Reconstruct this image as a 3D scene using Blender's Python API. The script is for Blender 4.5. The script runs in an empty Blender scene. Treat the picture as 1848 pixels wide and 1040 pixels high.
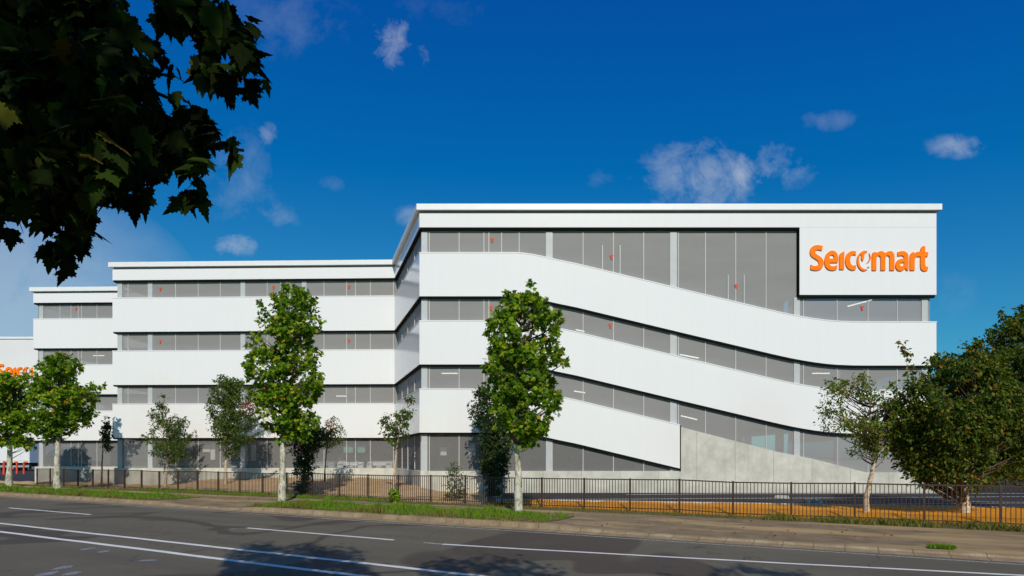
import bpy, math, random
import numpy as np
from mathutils import Vector, Matrix
random.seed(7)
F_PX = 1100.0          # focal length in photo pixels
EYE = 2.0
SUN_EL, SUN_AZ = math.radians(36), math.radians(7)
scene = bpy.context.scene
COL = scene.collection

# ------------------------------------------------------------------ camera
cam_d = bpy.data.cameras.new('camera'); cam = bpy.data.objects.new('camera', cam_d); COL.objects.link(cam)
cam.location = (0, 0, EYE); cam.rotation_euler = (math.radians(90), 0, 0)
cam_d.sensor_width = 36; cam_d.lens = 36 * F_PX / 1848; cam_d.shift_y = 305 / 1848
cam_d.clip_start = 0.1; cam_d.clip_end = 3000
scene.camera = cam
# ------------------------------------------------------------------ exposure
scene.view_settings.view_transform = 'Standard'; scene.view_settings.look = 'None'
scene.view_settings.exposure = 0.0; scene.view_settings.gamma = 1.0
scene.render.engine = 'CYCLES'
scene.cycles.max_bounces = 6; scene.cycles.transparent_max_bounces = 16
scene.cycles.sample_clamp_indirect = 4
# ------------------------------------------------------------------ sun
sd = bpy.data.lights.new('sun', 'SUN'); sun = bpy.data.objects.new('sun', sd); COL.objects.link(sun)
sd.energy = 3.75; sd.angle = math.radians(0.5); sd.color = (1.0, 0.90, 0.76)
to_sun = Vector((math.sin(SUN_AZ) * math.cos(SUN_EL), -math.cos(SUN_AZ) * math.cos(SUN_EL), math.sin(SUN_EL)))
sun.rotation_euler = to_sun.to_track_quat('Z', 'Y').to_euler(); sun.location = to_sun * 60
# ------------------------------------------------------------------ world
world = bpy.data.worlds.new('World'); scene.world = world; world.use_nodes = True
wt = world.node_tree; wt.nodes.clear()
WN = wt.nodes.new; WL = wt.links.new
def wmath(op, a, b=None, c=None, clamp=False):
    n = WN('ShaderNodeMath'); n.operation = op; n.use_clamp = clamp
    for i, v in enumerate((a, b, c)):
        if v is None: continue
        if isinstance(v, (int, float)): n.inputs[i].default_value = v
        else: WL(v, n.inputs[i])
    return n.outputs[0]
sky = WN('ShaderNodeTexSky'); sky.sky_type = 'NISHITA'; sky.sun_disc = False
sky.sun_elevation = SUN_EL; sky.sun_rotation = math.pi - SUN_AZ
sky.air_density = 1.0; sky.dust_density = 0.35; sky.ozone_density = 3.0
tint = WN('ShaderNodeMix'); tint.data_type = 'RGBA'; tint.blend_type = 'MULTIPLY'; tint.inputs[0].default_value = 1.0
WL(sky.outputs[0], tint.inputs[6]); tint.inputs[7].default_value = (0.35, 0.80, 1.06, 1)
sc_ = WN('ShaderNodeSeparateColor'); WL(tint.outputs[2], sc_.inputs[0]); cc_ = WN('ShaderNodeCombineColor')
# a deeper, polarised blue overhead, paler towards the horizon
WL(wmath('MAXIMUM', wmath('MULTIPLY', wmath('SUBTRACT', sc_.outputs[0], .44), .85), .01), cc_.inputs[0])
WL(wmath('MAXIMUM', wmath('MULTIPLY', wmath('SUBTRACT', sc_.outputs[1], .27), .95), .1), cc_.inputs[1])
WL(wmath('MULTIPLY', wmath('POWER', wmath('MAXIMUM', sc_.outputs[2], .01), .5), 2.16), cc_.inputs[2])
tc = WN('ShaderNodeTexCoord'); sep = WN('ShaderNodeSeparateXYZ'); WL(tc.outputs['Generated'], sep.inputs[0])
yy = wmath('MAXIMUM', sep.outputs[1], 0.05)
qx = wmath('DIVIDE', sep.outputs[0], yy); qz = wmath('DIVIDE', sep.outputs[2], yy)
comb = WN('ShaderNodeCombineXYZ'); WL(qx, comb.inputs[0]); WL(qz, comb.inputs[1])
def wnoise(scale, detail, dist, rough=0.6, off=0.0):
    mp = WN('ShaderNodeMapping'); mp.inputs['Location'].default_value = (off, off * .7, off)
    WL(comb.outputs[0], mp.inputs[0])
    n = WN('ShaderNodeTexNoise'); n.inputs['Scale'].default_value = scale; n.inputs['Detail'].default_value = detail
    n.inputs['Distortion'].default_value = dist; n.inputs['Roughness'].default_value = rough
    WL(mp.outputs[0], n.inputs[0]); return n.outputs[0]
n1 = wnoise(15, 11, .35, .66); n2 = wnoise(5, 6, .5, .6, 3.1); n3 = wnoise(28, 6, .3, .6, 7.7)
# (px, py, rx, ry, strength, threshold): clouds named by where they hang in the sky
CL = [(706, 72, 52, 75, 1.0, .42), (768, 95, 26, 45, .55, .45), (486, 240, 24, 26, .7, .42), (420, 442, 75, 34, .85, .42),
      (-40, 590, 430, 290, .80, .12), (515, 35, 150, 80, .16, .34), (1265, 325, 135, 84, .85, .35), (1395, 300, 95, 50, .62, .40),
      (1722, 264, 66, 27, .75, .30), (1494, 214, 62, 26, .30, .35), (742, 390, 42, 26, .55, .36), (500, 395, 50, 34, .35, .42),
      (1715, 530, 60, 50, .12, .34), (430, 330, 90, 130, .26, .40), (600, 330, 30, 20, .2, .4), (800, 20, 130, 40, .10, .42), (1080, 322, 40, 25, .18, .42)]
total = None
for (px, py, rx, ry, st, th) in CL:
    ax = wmath('DIVIDE', wmath('SUBTRACT', qx, (px - 924) / F_PX), rx / F_PX)
    az = wmath('DIVIDE', wmath('SUBTRACT', qz, (825 - py) / F_PX), ry / F_PX)
    d2 = wmath('ADD', wmath('MULTIPLY', ax, ax), wmath('MULTIPLY', az, az))
    fall = wmath('SUBTRACT', 1.0, d2, clamp=True)
    v = wmath('SUBTRACT', n1 if rx < 200 else n2, wmath('SUBTRACT', th + .22, wmath('MULTIPLY', fall, .24)))
    v = wmath('MULTIPLY', wmath('MULTIPLY', v, 3.2 if rx < 200 else 2.4, clamp=True), wmath('POWER', fall, .6))
    v = wmath('MULTIPLY', v, st)
    total = v if total is None else wmath('ADD', total, v)
total = wmath('MULTIPLY', total, wmath('GREATER_THAN', sep.outputs[1], 0.06), clamp=True)
cm = WN('ShaderNodeMix'); cm.data_type = 'RGBA'
WL(wmath('MULTIPLY', total, .66), cm.inputs[0]); WL(cc_.outputs[0], cm.inputs[6]); cm.inputs[7].default_value = (5.6, 6.2, 7.0, 1)
bg = WN('ShaderNodeBackground'); bg.inputs[1].default_value = 0.095
WL(cm.outputs[2], bg.inputs[0]); wo = WN('ShaderNodeOutputWorld'); WL(bg.outputs[0], wo.inputs[0])

# ------------------------------------------------------------------ materials
class Mat:
    def __init__(s, name):
        s.m = bpy.data.materials.new(name); s.m.use_nodes = True; s.t = s.m.node_tree
        s.b = s.t.nodes['Principled BSDF']; s.out = s.t.nodes['Material Output']
    def n(s, t, **k):
        x = s.t.nodes.new(t)
        for a, v in k.items(): setattr(x, a, v)
        return x
    def l(s, a, b): s.t.links.new(a, b)
    def val(s, i, v):
        if hasattr(v, 'is_output'): s.l(v, i)
        else: i.default_value = v
    def math(s, op, a, b=0.0, clamp=False):
        x = s.n('ShaderNodeMath', operation=op, use_clamp=clamp); s.val(x.inputs[0], a); s.val(x.inputs[1], b); return x.outputs[0]
    def pos(s):
        return s.n('ShaderNodeNewGeometry').outputs['Position']
    def noise(s, scale, detail=4, rough=.6, vec=None, stretch=None, dist=0.0):
        v = vec or s.pos()
        if stretch:
            mp = s.n('ShaderNodeMapping'); mp.inputs['Scale'].default_value = stretch; s.l(v, mp.inputs[0]); v = mp.outputs[0]
        x = s.n('ShaderNodeTexNoise'); x.inputs['Scale'].default_value = scale; x.inputs['Detail'].default_value = detail
        x.inputs['Roughness'].default_value = rough; x.inputs['Distortion'].default_value = dist; s.l(v, x.inputs[0]); return x.outputs[0]
    def ramp(s, f, stops, interp='LINEAR'):
        x = s.n('ShaderNodeValToRGB'); x.color_ramp.interpolation = interp; e = x.color_ramp.elements
        while len(e) < len(stops): e.new(.5)
        for i, (p, c) in enumerate(stops): e[i].position = p; e[i].color = tuple(c) + (1,) if len(c) == 3 else c
        s.l(f, x.inputs[0]); return x.outputs[0]
    def mix(s, f, a, b, mode='MIX'):
        x = s.n('ShaderNodeMix', data_type='RGBA', blend_type=mode)
        s.val(x.inputs[0], f)
        for i, v in ((6, a), (7, b)):
            if hasattr(v, 'is_output'): s.l(v, x.inputs[i])
            else: x.inputs[i].default_value = tuple(v) + (1,) if len(v) == 3 else v
        return x.outputs[2]
    def bump(s, h, strength=.3, dist=.02):
        x = s.n('ShaderNodeBump'); x.inputs['Strength'].default_value = strength; x.inputs['Distance'].default_value = dist
        s.l(h, x.inputs['Height']); s.l(x.outputs[0], s.b.inputs['Normal'])
    def set(s, col=None, rough=None, metal=None, spec=None):
        if col is not None:
            if hasattr(col, 'is_output'): s.l(col, s.b.inputs['Base Color'])
            else: s.b.inputs['Base Color'].default_value = tuple(col) + (1,)
        if rough is not None: s.val(s.b.inputs['Roughness'], rough)
        if metal is not None: s.b.inputs['Metallic'].default_value = metal
        if spec is not None: s.b.inputs['Specular IOR Level'].default_value = spec
        return s

def simple(name, col, rough=.6, metal=0, var=.12, scale=3, spec=.5):
    m = Mat(name); f = m.noise(scale, 5)
    a = [max(0, c * (1 - var)) for c in col]; b = [min(1, c * (1 + var)) for c in col]
    m.set(m.ramp(f, [(.3, a), (.7, b)]), rough, metal, spec); return m.m

def mk_panel():
    m = Mat('white_metal_cladding')
    sp = m.n('ShaderNodeSeparateXYZ'); m.l(m.pos(), sp.inputs[0])
    s_ = m.math('ADD', sp.outputs[0], m.math('MULTIPLY', sp.outputs[1], .37))
    fr = m.math('FRACT', m.math('MULTIPLY', s_, 1 / .45))
    joint = m.math('LESS_THAN', fr, .035)
    streak = m.noise(2.2, 4, .6, stretch=(1.0, 1.0, .12))
    big = m.noise(.22, 3)
    c = m.ramp(streak, [(.3, (.785, .785, .80)), (.7, (.80, .80, .815))])
    c = m.mix(m.math('MULTIPLY', big, .05), c, (.54, .59, .62))
    c = m.mix(m.math('MULTIPLY', joint, .06), c, (.45, .47, .48))
    m.set(c, .17, 0, .8); m.bump(m.math('ADD', m.math('MULTIPLY', joint, -1), m.math('MULTIPLY', big, .8)), .05, .01)
    return m.m
M = {}
M['panel'] = mk_panel()
M['cap'] = simple('white_coping_metal', (.76, .77, .79), .35, var=.03)
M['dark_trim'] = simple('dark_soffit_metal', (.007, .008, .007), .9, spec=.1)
M['gap'] = simple('recess_grey_metal', (.22, .23, .22), .6)
M['column'] = simple('pale_grey_steel', (.44, .47, .49), .5, var=.06)
M['mullion'] = simple('pale_mullion_steel', (.52, .52, .51), .5, var=.05)
M['orange'] = simple('orange_sign_acrylic', (.97, .205, .0), .6, var=.02, spec=.15)
M['marker'] = simple('red_marker_film', (.62, .10, .05), .6, var=.03, spec=.1)
M['slab'] = simple('interior_concrete', (.30, .30, .29), .8)
M['inner'] = simple('interior_wall_paint', (.42, .42, .41), .8)

def mk_mesh(name='grey_perforated_screen', k=1.0, tf=.30):
    m = Mat(name)
    n = m.noise(.8, 5, stretch=(.5, .5, 2.5)); f2 = m.noise(60, 2, .5, stretch=(1, 1, 1))
    c = m.ramp(n, [(.25, (.33 * k, .33 * k, .333 * k)), (.75, (.375 * k, .375 * k, .38 * k))])
    c = m.mix(.12, c, m.ramp(f2, [(.4, (.10, .10, .10)), (.6, (.30, .30, .30))]))
    m.set(c, .62, 0, .35)
    tr = m.n('ShaderNodeBsdfTransparent'); tr.inputs[0].default_value = (.93, .95, .97, 1)
    mx = m.n('ShaderNodeMixShader'); mx.inputs[0].default_value = tf
    m.l(m.b.outputs[0], mx.inputs[1]); m.l(tr.outputs[0], mx.inputs[2]); m.l(mx.outputs[0], m.out.inputs[0])
    return m.m
M['mesh'] = mk_mesh(); M['open_mesh'] = mk_mesh('open_grey_screen', 1.05, .58)

def mk_concrete():
    m = Mat('board_marked_concrete')
    sp = m.n('ShaderNodeSeparateXYZ'); m.l(m.pos(), sp.inputs[0])
    joint = m.math('LESS_THAN', m.math('FRACT', m.math('MULTIPLY', m.math('ADD', sp.outputs[0], 31.1), 1 / 1.92)), .012)
    n = m.noise(1.3, 7, .65); st = m.noise(3.5, 5, .6, stretch=(1, 1, .13)); fine = m.noise(40, 3)
    c = m.ramp(n, [(.25, (.40, .40, .36)), (.5, (.53, .53, .475)), (.75, (.66, .66, .61))])
    c = m.mix(m.math('MULTIPLY', m.ramp(st, [(.5, (0, 0, 0)), (.75, (1, 1, 1))]), .28), c, (.30, .29, .26))
    lo = m.math('MULTIPLY', m.math('SUBTRACT', .75, sp.outputs[2], clamp=True), .35)
    c = m.mix(lo, c, (.30, .25, .18))
    c = m.mix(m.math('MULTIPLY', joint, .6), c, (.16, .155, .14))
    m.set(c, .85, 0, .3); m.bump(fine, .15, .01); return m.m
M['concrete'] = mk_concrete()

def mk_road():
    m = Mat('worn_asphalt')
    fine = m.noise(95, 3, .7); mid = m.noise(5, 5, .65); big = m.noise(.35, 4, .6)
    # direction along / across the road
    sp = m.n('ShaderNodeSeparateXYZ'); m.l(m.pos(), sp.inputs[0])
    d = m.math('ADD', m.math('MULTIPLY', sp.outputs[0], .479), m.math('MULTIPLY', sp.outputs[1], .878))
    t = m.math('ADD', m.math('MULTIPLY', sp.outputs[0], .878), m.math('MULTIPLY', sp.outputs[1], -.479))
    cb = m.n('ShaderNodeCombineXYZ'); m.l(m.math('MULTIPLY', t, .06), cb.inputs[0]); m.l(d, cb.inputs[1])
    track = m.noise(1.0, 3, .5, vec=cb.outputs[0])
    c = m.ramp(big, [(.35, (.094, .081, .052)), (.65, (.118, .104, .069))])
    c = m.mix(m.ramp(track, [(.42, (0, 0, 0)), (.68, (.5, .5, .5))]), c, (.056, .044, .032))
    c = m.mix(m.ramp(fine, [(.35, (.0, .0, .0)), (.75, (.5, .5, .5))]), c, (.18, .165, .125))
    c = m.mix(m.ramp(mid, [(.58, (0, 0, 0)), (.75, (.35, .35, .35))]), c, (.05, .05, .05))
    # sinuous older repair patches, browner
    w = m.noise(.13, 2, .5, dist=.8)
    c = m.mix(m.ramp(w, [(.47, (0, 0, 0)), (.474, (.75, .75, .75)), (.53, (.75, .75, .75)), (.534, (0, 0, 0))]), c, (.050, .037, .028))
    c = m.mix(m.ramp(d, [(0, (0, 0, 0)), (1, (0, 0, 0))]), c, c)
    cr = m.n('ShaderNodeTexVoronoi', feature='DISTANCE_TO_EDGE'); cr.inputs['Scale'].default_value = .23
    wv = m.n('ShaderNodeVectorMath', operation='ADD'); nz = m.n('ShaderNodeTexNoise'); nz.inputs['Scale'].default_value = 1.5
    m.l(m.pos(), nz.inputs[0]); m.l(nz.outputs['Color'], wv.inputs[0]); m.l(m.pos(), wv.inputs[1]); m.l(wv.outputs[0], cr.inputs[0])
    c = m.mix(m.math('MULTIPLY', m.math('LESS_THAN', cr.outputs[0], .0035), .6), c, (.03, .03, .03))
    m.set(c, .82, 0, .35); m.bump(fine, .35, .008); return m.m
M['road'] = mk_road()

def mk_paint():
    m = Mat('worn_white_road_paint'); f = m.noise(30, 5, .7); g = m.noise(2.5, 4)
    c = m.ramp(g, [(.3, (.60, .60, .57)), (.7, (.76, .76, .73))])
    a = m.math('MULTIPLY', m.ramp(f, [(.66, (0, 0, 0)), (.72, (1, 1, 1))]), .8)
    c = m.mix(a, c, (.13, .13, .12)); m.set(c, .7, 0, .3); return m.m
M['paint'] = mk_paint()
def mk_faded():
    m = Mat('faded_thin_road_paint'); f = m.noise(22, 5, .7)
    m.set(m.ramp(f, [(.42, (.12, .12, .115)), (.56, (.45, .45, .42))]), .75, 0, .3); return m.m
M['faded'] = mk_faded()

def mk_walk():
    m = Mat('dusty_pavement_asphalt'); fine = m.noise(70, 3, .7); mid = m.noise(1.6, 6, .65)
    sp = m.n('ShaderNodeSeparateXYZ'); m.l(m.pos(), sp.inputs[0])
    d = m.math('ADD', m.math('MULTIPLY', sp.outputs[0], .479), m.math('MULTIPLY', sp.outputs[1], .878))
    t = m.math('ADD', m.math('MULTIPLY', sp.outputs[0], .878), m.math('MULTIPLY', sp.outputs[1], -.479))
    cb = m.n('ShaderNodeCombineXYZ'); m.l(m.math('MULTIPLY', t, .22), cb.inputs[0]); m.l(d, cb.inputs[1])
    big = m.noise(.9, 5, .6, vec=cb.outputs[0])
    c = m.ramp(mid, [(.3, (.11, .078, .042)), (.7, (.25, .185, .102))])
    c = m.mix(m.ramp(big, [(.47, (0, 0, 0)), (.62, (.85, .85, .85))]), c, (.42, .29, .13))
    c = m.mix(m.ramp(fine, [(.4, (0, 0, 0)), (.75, (.4, .4, .4))]), c, (.28, .22, .15))
    m.set(c, .88, 0, .3); m.bump(fine, .3, .008); return m.m
M['walk'] = mk_walk()

def ground_mat(name, a, b, c3, sc=1.2, fs=45, bumpd=.03):
    m = Mat(name); n = m.noise(sc, 7, .65); f = m.noise(fs, 4, .7); g = m.noise(sc * 5, 4)
    c = m.ramp(n, [(.3, a), (.7, b)])
    c = m.mix(m.ramp(g, [(.5, (0, 0, 0)), (.7, (.6, .6, .6))]), c, c3)
    c = m.mix(m.ramp(f, [(.35, (.45, .45, .45)), (.6, (0, 0, 0))]), c, tuple(x * .45 for x in a))
    m.set(c, .92, 0, .2); m.bump(f, .6, bumpd); return m.m
M['dirt'] = ground_mat('sandy_brown_soil', (.46, .30, .155), (.66, .46, .25), (.50, .40, .27))
M['mulch'] = ground_mat('orange_wood_chip_mulch', (.68, .25, .012), (.88, .39, .03), (.54, .18, .008), 2.5, 35, .05)
M['turf_soil'] = ground_mat('weedy_soil', (.07, .07, .028), (.17, .13, .05), (.20, .15, .07), 2.2)
M['far_ground'] = ground_mat('far_ground_soil', (.10, .11, .06), (.16, .15, .09), (.13, .14, .06), .3, 8)
M['lot'] = ground_mat('dark_new_asphalt', (.030, .032, .036), (.042, .044, .05), (.05, .05, .055), 1.5, 60, .01)
def mk_kerb():
    m = Mat('weathered_kerb_concrete'); n = m.noise(2.2, 6, .65); f = m.noise(45, 3, .7)
    sp = m.n('ShaderNodeSeparateXYZ'); m.l(m.pos(), sp.inputs[0])
    t = m.math('ADD', m.math('MULTIPLY', sp.outputs[0], .878), m.math('MULTIPLY', sp.outputs[1], -.479))
    j = m.math('LESS_THAN', m.math('FRACT', m.math('MULTIPLY', t, 1 / .62)), .03)
    c = m.ramp(n, [(.28, (.22, .155, .085)), (.5, (.32, .24, .14)), (.75, (.44, .36, .24))])
    c = m.mix(m.ramp(f, [(.4, (.5, .5, .5)), (.6, (0, 0, 0))]), c, (.13, .10, .07))
    c = m.mix(m.math('MULTIPLY', j, .75), c, (.07, .055, .04))
    m.set(c, .9, 0, .25); m.bump(m.math('SUBTRACT', f, j), .4, .012); return m.m
M['kerb'] = mk_kerb()
M['fence'] = simple('brown_painted_steel', (.050, .026, .018), .5, var=.25, scale=8)

def mk_leaf(name, stops, trans=.38, rough=.55, spec=.12):
    m = Mat(name); g = m.n('ShaderNodeNewGeometry')
    c = m.ramp(g.outputs['Random Per Island'], stops)
    n = m.noise(1.1, 2)
    c = m.mix(m.math('MULTIPLY', n, .35), c, tuple(x * .6 for x in stops[1][1]))
    m.set(c, rough, 0, spec)
    tr = m.n('ShaderNodeBsdfTranslucent'); tc2 = m.mix(1.0, c, (1.5, 1.6, .5), 'MULTIPLY'); m.l(tc2, tr.inputs[0])
    mx = m.n('ShaderNodeMixShader'); mx.inputs[0].default_value = trans
    m.l(m.b.outputs[0], mx.inputs[1]); m.l(tr.outputs[0], mx.inputs[2]); m.l(mx.outputs[0], m.out.inputs[0]); return m.m
M['plane_leaf'] = mk_leaf('plane_leaves', [(0, (0.0319, 0.081, 0.0052)), (0.35, (0.0943, 0.2025, 0.0091)), (0.75, (0.1885, 0.3105, 0.0156)), (0.975, (0.435, 0.459, 0.026)), (0.997, (0.464, 0.162, 0.026))])
M['plane_leaf_shade'] = mk_leaf('shade_darkened_plane_leaves', [(0, (.005, .009, .002)), (.6, (.009, .016, .003)), (.93, (.03, .06, .006)), (1, (.10, .07, .01))], .06, .9, .04)  # leaf colour darkened to stand in for the crown's own shade
M['birch_leaf'] = mk_leaf('birch_leaves', [(0, (0.028, 0.0585, 0.013)), (0.5, (0.0672, 0.1235, 0.0208)), (0.85, (0.126, 0.195, 0.0286)), (0.975, (0.224, 0.208, 0.039)), (1, (0.308, 0.091, 0.026))])
M['birch_leaf_light'] = mk_leaf('light_birch_leaves', [(0, (0.049, 0.078, 0.0144)), (0.4, (0.119, 0.182, 0.024)), (0.8, (0.224, 0.286, 0.042)), (0.95, (0.364, 0.286, 0.06)), (1, (0.532, 0.182, 0.048))])
M['dark_leaf'] = mk_leaf('dark_ivy_leaves', [(0, (0.011, 0.0242, 0.0077)), (0.6, (0.0264, 0.0528, 0.0132)), (0.95, (0.0605, 0.0935, 0.0198)), (1, (0.099, 0.11, 0.022))], .2)
M['red_leaf'] = mk_leaf('rust_red_leaves', [(0, (.12, .03, .012)), (.5, (.26, .075, .03)), (1, (.42, .17, .08))])
M['autumn_leaf'] = mk_leaf('turning_birch_leaves', [(0, (0.024, 0.045, 0.0072)), (0.5, (0.066, 0.11, 0.012)), (0.84, (0.156, 0.2063, 0.0216)), (0.985, (0.3, 0.1875, 0.024)), (1, (0.45, 0.125, 0.024))])
M['pale_leaf'] = mk_leaf('pale_shrub_leaves', [(0, (.05, .08, .03)), (.6, (.12, .16, .07)), (1, (.24, .25, .14))])
M['grass'] = mk_leaf('grass_blades', [(0, (.06, .15, .008)), (.5, (.14, .31, .016)), (.85, (.24, .40, .03)), (1, (.38, .32, .09))], .35, .5)
M['weeds'] = mk_leaf('weedy_grass_blades', [(0, (.07, .11, .015)), (.45, (.15, .18, .03)), (.75, (.30, .25, .07)), (1, (.42, .30, .12))], .3, .6)
def mk_bark(name, c1, c2, c3, sc=7, stretch=(1, 1, .55)):
    m = Mat(name); n = m.noise(sc, 5, .6, stretch=stretch, dist=.6); f = m.noise(40, 3)
    m.set(m.ramp(n, [(.36, c1), (.45, c2), (.62, c3)]), .8, 0, .25); m.bump(m.math('ADD', n, m.math('MULTIPLY', f, .3)), .4, .02); return m.m
M['plane_bark'] = mk_bark('mottled_plane_bark', (.17, .165, .085), (.40, .38, .29), (.62, .60, .53), 8)
M['birch_bark'] = mk_bark('pale_birch_bark', (.18, .12, .07), (.48, .36, .24), (.62, .52, .40), 10, (1, 1, 2.5))
M['dark_bark'] = mk_bark('brown_bark', (.05, .035, .022), (.09, .065, .04), (.14, .11, .07), 9)
M['white_paint'] = simple('white_vehicle_paint', (.74, .75, .76), .35, var=.03)
M['dark_paint'] = simple('dark_vehicle_paint', (.03, .035, .045), .3, var=.1)
M['silver_paint'] = simple('silver_vehicle_paint', (.42, .44, .46), .35, metal=.4, var=.05)
M['glass'] = simple('dark_car_glass', (.02, .025, .03), .08, var=.1)
M['rubber'] = simple('black_rubber', (.02, .02, .02), .8)
M['chrome'] = simple('bright_bumper_metal', (.6, .62, .62), .3, metal=.6, var=.05)
M['lens'] = simple('orange_lamp_lens', (.9, .25, .03), .3, var=.05)
M['cone'] = simple('orange_red_plastic', (.75, .07, .025), .5, var=.1)
M['shed'] = simple('dark_brown_cladding', (.018, .017, .016), .8, var=.3, scale=2)
M['far_wall'] = simple('far_white_wall', (.70, .71, .72), .6, var=.03, scale=.2)
M['teal'] = simple('teal_notice_board', (.12, .42, .36), .6)
def mk_lamp():
    m = Mat('fluorescent_tube'); m.set((.9, .9, .88), .5); m.b.inputs['Emission Color'].default_value = (1, .97, .9, 1)
    m.b.inputs['Emission Strength'].default_value = 2.2; return m.m
M['lamp'] = mk_lamp()

# ------------------------------------------------------------------ object helpers
def tag(o, label=None, cat=None, group=None, kind=None):
    if label: o['label'] = label
    if cat: o['category'] = cat
    if group: o['group'] = group
    if kind: o['kind'] = kind
    return o
def empty(name, loc=(0, 0, 0), rz=0.0):
    o = bpy.data.objects.new(name, None); COL.objects.link(o); o.location = loc; o.rotation_euler = (0, 0, rz); return o
def link_mesh(name, me, mat, parent=None, local=False):
    me.materials.append(mat); o = bpy.data.objects.new(name, me); COL.objects.link(o)
    if parent:
        o.parent = parent
        if not local:   # vertices are in world space: undo the parent's placement
            bpy.context.view_layer.update()
            o.matrix_parent_inverse = parent_world(parent).inverted()
    return o
def parent_world(p):
    m = p.matrix_local if False else Matrix.LocRotScale(p.location, p.rotation_euler, p.scale)
    if p.parent: m = parent_world(p.parent) @ p.matrix_parent_inverse @ m
    return m
class MB:
    def __init__(s): s.v = []; s.f = []; s.mi = []
    def quad(s, a, b, c, d): s.poly([a, b, c, d])
    def poly(s, pts):
        i = len(s.v); s.v += [tuple(p) for p in pts]; s.f.append(tuple(range(i, i + len(pts))))
    def box(s, lo, hi):
        x0, y0, z0 = lo; x1, y1, z1 = hi
        s.hexa([(x0, y0, z0), (x1, y0, z0), (x1, y1, z0), (x0, y1, z0)], [(x0, y0, z1), (x1, y0, z1), (x1, y1, z1), (x0, y1, z1)])
    def hexa(s, b, t):
        i = len(s.v); s.v += [tuple(p) for p in b] + [tuple(p) for p in t]
        s.f += [(i + 3, i + 2, i + 1, i), (i + 4, i + 5, i + 6, i + 7)] + [(i + k, i + (k + 1) % 4, i + 4 + (k + 1) % 4, i + 4 + k) for k in range(4)]
    def tube(s, pts, rs, n=8):
        pts = [Vector(p) for p in pts]; i0 = len(s.v)
        for k, p in enumerate(pts):
            d = (pts[min(k + 1, len(pts) - 1)] - pts[max(k - 1, 0)]).normalized()
            a = d.cross(Vector((0, 1, 0.01)));  a = a.normalized() if a.length > 1e-4 else Vector((1, 0, 0)); b = d.cross(a)
            for j in range(n):
                w = 2 * math.pi * j / n; s.v.append(tuple(p + (a * math.cos(w) + b * math.sin(w)) * rs[k]))
        for k in range(len(pts) - 1):
            for j in range(n):
                s.f.append((i0 + k * n + j, i0 + k * n + (j + 1) % n, i0 + (k + 1) * n + (j + 1) % n, i0 + (k + 1) * n + j))
        s.f.append(tuple(i0 + j for j in reversed(range(n)))); s.f.append(tuple(i0 + (len(pts) - 1) * n + j for j in range(n)))
    def build(s, name, mat, parent=None, smooth=False, local=False, bevel=0):
        me = bpy.data.meshes.new(name); me.from_pydata(s.v, [], s.f); me.update()
        if smooth: me.polygons.foreach_set('use_smooth', [True] * len(me.polygons))
        o = link_mesh(name, me, mat, parent, local)
        if bevel:
            b = o.modifiers.new('bevel', 'BEVEL'); b.width = bevel; b.segments = 2; b.limit_method = 'ANGLE'
        return o
def W(px, py, D):   # a point of the place seen at photo pixel px, py and standing D metres in front of the camera
    return Vector(((px - 924) / F_PX * D, D, EYE - (py - 825) / F_PX * D))
RX, RY = .878, -.479; NX, NY = .479, .878
def RP(t, d, z=0): return (t * RX + d * NX, t * RY + d * NY, z)
def t_px(px, d):
    k = (px - 924) / F_PX; return d * (.878 * k - .479) / (.878 + .479 * k)

# ------------------------------------------------------------------ ground and road
def sheet(name, pts, mat, kind='structure', z=None):
    m = MB(); m.poly([(p[0], p[1], p[2] if z is None else z) for p in pts]); return tag(m.build(name, mat), kind=kind)
g = MB(); g.quad((-900, -300, -.06), (900, -300, -.06), (900, 1500, -.06), (-900, 1500, -.06))
tag(g.build('ground', M['far_ground']), kind='structure')
def strip(name, t0, t1, d0, d1, z, mat, kind='structure'):
    m = MB(); m.quad(RP(t0, d0, z), RP(t1, d0, z), RP(t1, d1, z), RP(t0, d1, z)); return tag(m.build(name, mat), kind=kind)
strip('road', -140, 60, .9, 14.75, 0, M['road'])
m = MB()   # near pavement under the camera, with its kerb
m.hexa([RP(-140, -6, -.1), RP(60, -6, -.1), RP(60, .9, -.1), RP(-140, .9, -.1)], [RP(-140, -6, .12), RP(60, -6, .12), RP(60, .9, .12), RP(-140, .9, .12)])
tag(m.build('near_pavement', M['walk']), kind='structure')
# gutter + kerb; the kerb sinks at the driveway and runs low to the right of the verge
def kerb_h(t):
    px_a, px_b, px_c = t_px(290, 15.1), t_px(450, 15.1), t_px(1000, 15.1)
    def s(x, a, b): x = min(1, max(0, (x - a) / (b - a))); return x * x * (3 - 2 * x)
    h = .15
    h -= .09 * s(t, px_a - .3, px_a + 1.2) * (1 - s(t, px_b - 1.2, px_b + .3))
    h -= .085 * s(t, px_c - .5, px_c + 2)
    return h
m = MB(); prof0 = None; i = 0; T = [-140 + k * .5 for k in range(401)]
for t in T:
    h = kerb_h(t) + .004 * math.sin(t * 3.1)
    m.v += [RP(t, 14.72, .003), RP(t, 15.14, .018), RP(t, 15.17, h - .01), RP(t, 15.20, h), RP(t, 15.36, h), RP(t, 15.36, -.05)]
for k in range(len(T) - 1):
    for j in range(5): a = k * 6 + j; m.f.append((a, a + 6, a + 7, a + 1))
tag(m.build('kerb', M['kerb']), kind='structure')
# pavement behind the kerb, follows kerb height then levels at .12
m = MB()
for t in T:
    h = kerb_h(t) - .008
    m.v += [RP(t, 15.36, h), RP(t, 16.6, .12 - (.12 - h) * .5 if h < .12 else .12), RP(t, 18, .12), RP(t, 19.9, .12)]
for k in range(len(T) - 1):
    for j in range(3): a = k * 4 + j; m.f.append((a, a + 4, a + 5, a + 1))
tag(m.build('pavement', M['walk'], smooth=True), kind='structure')

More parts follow.
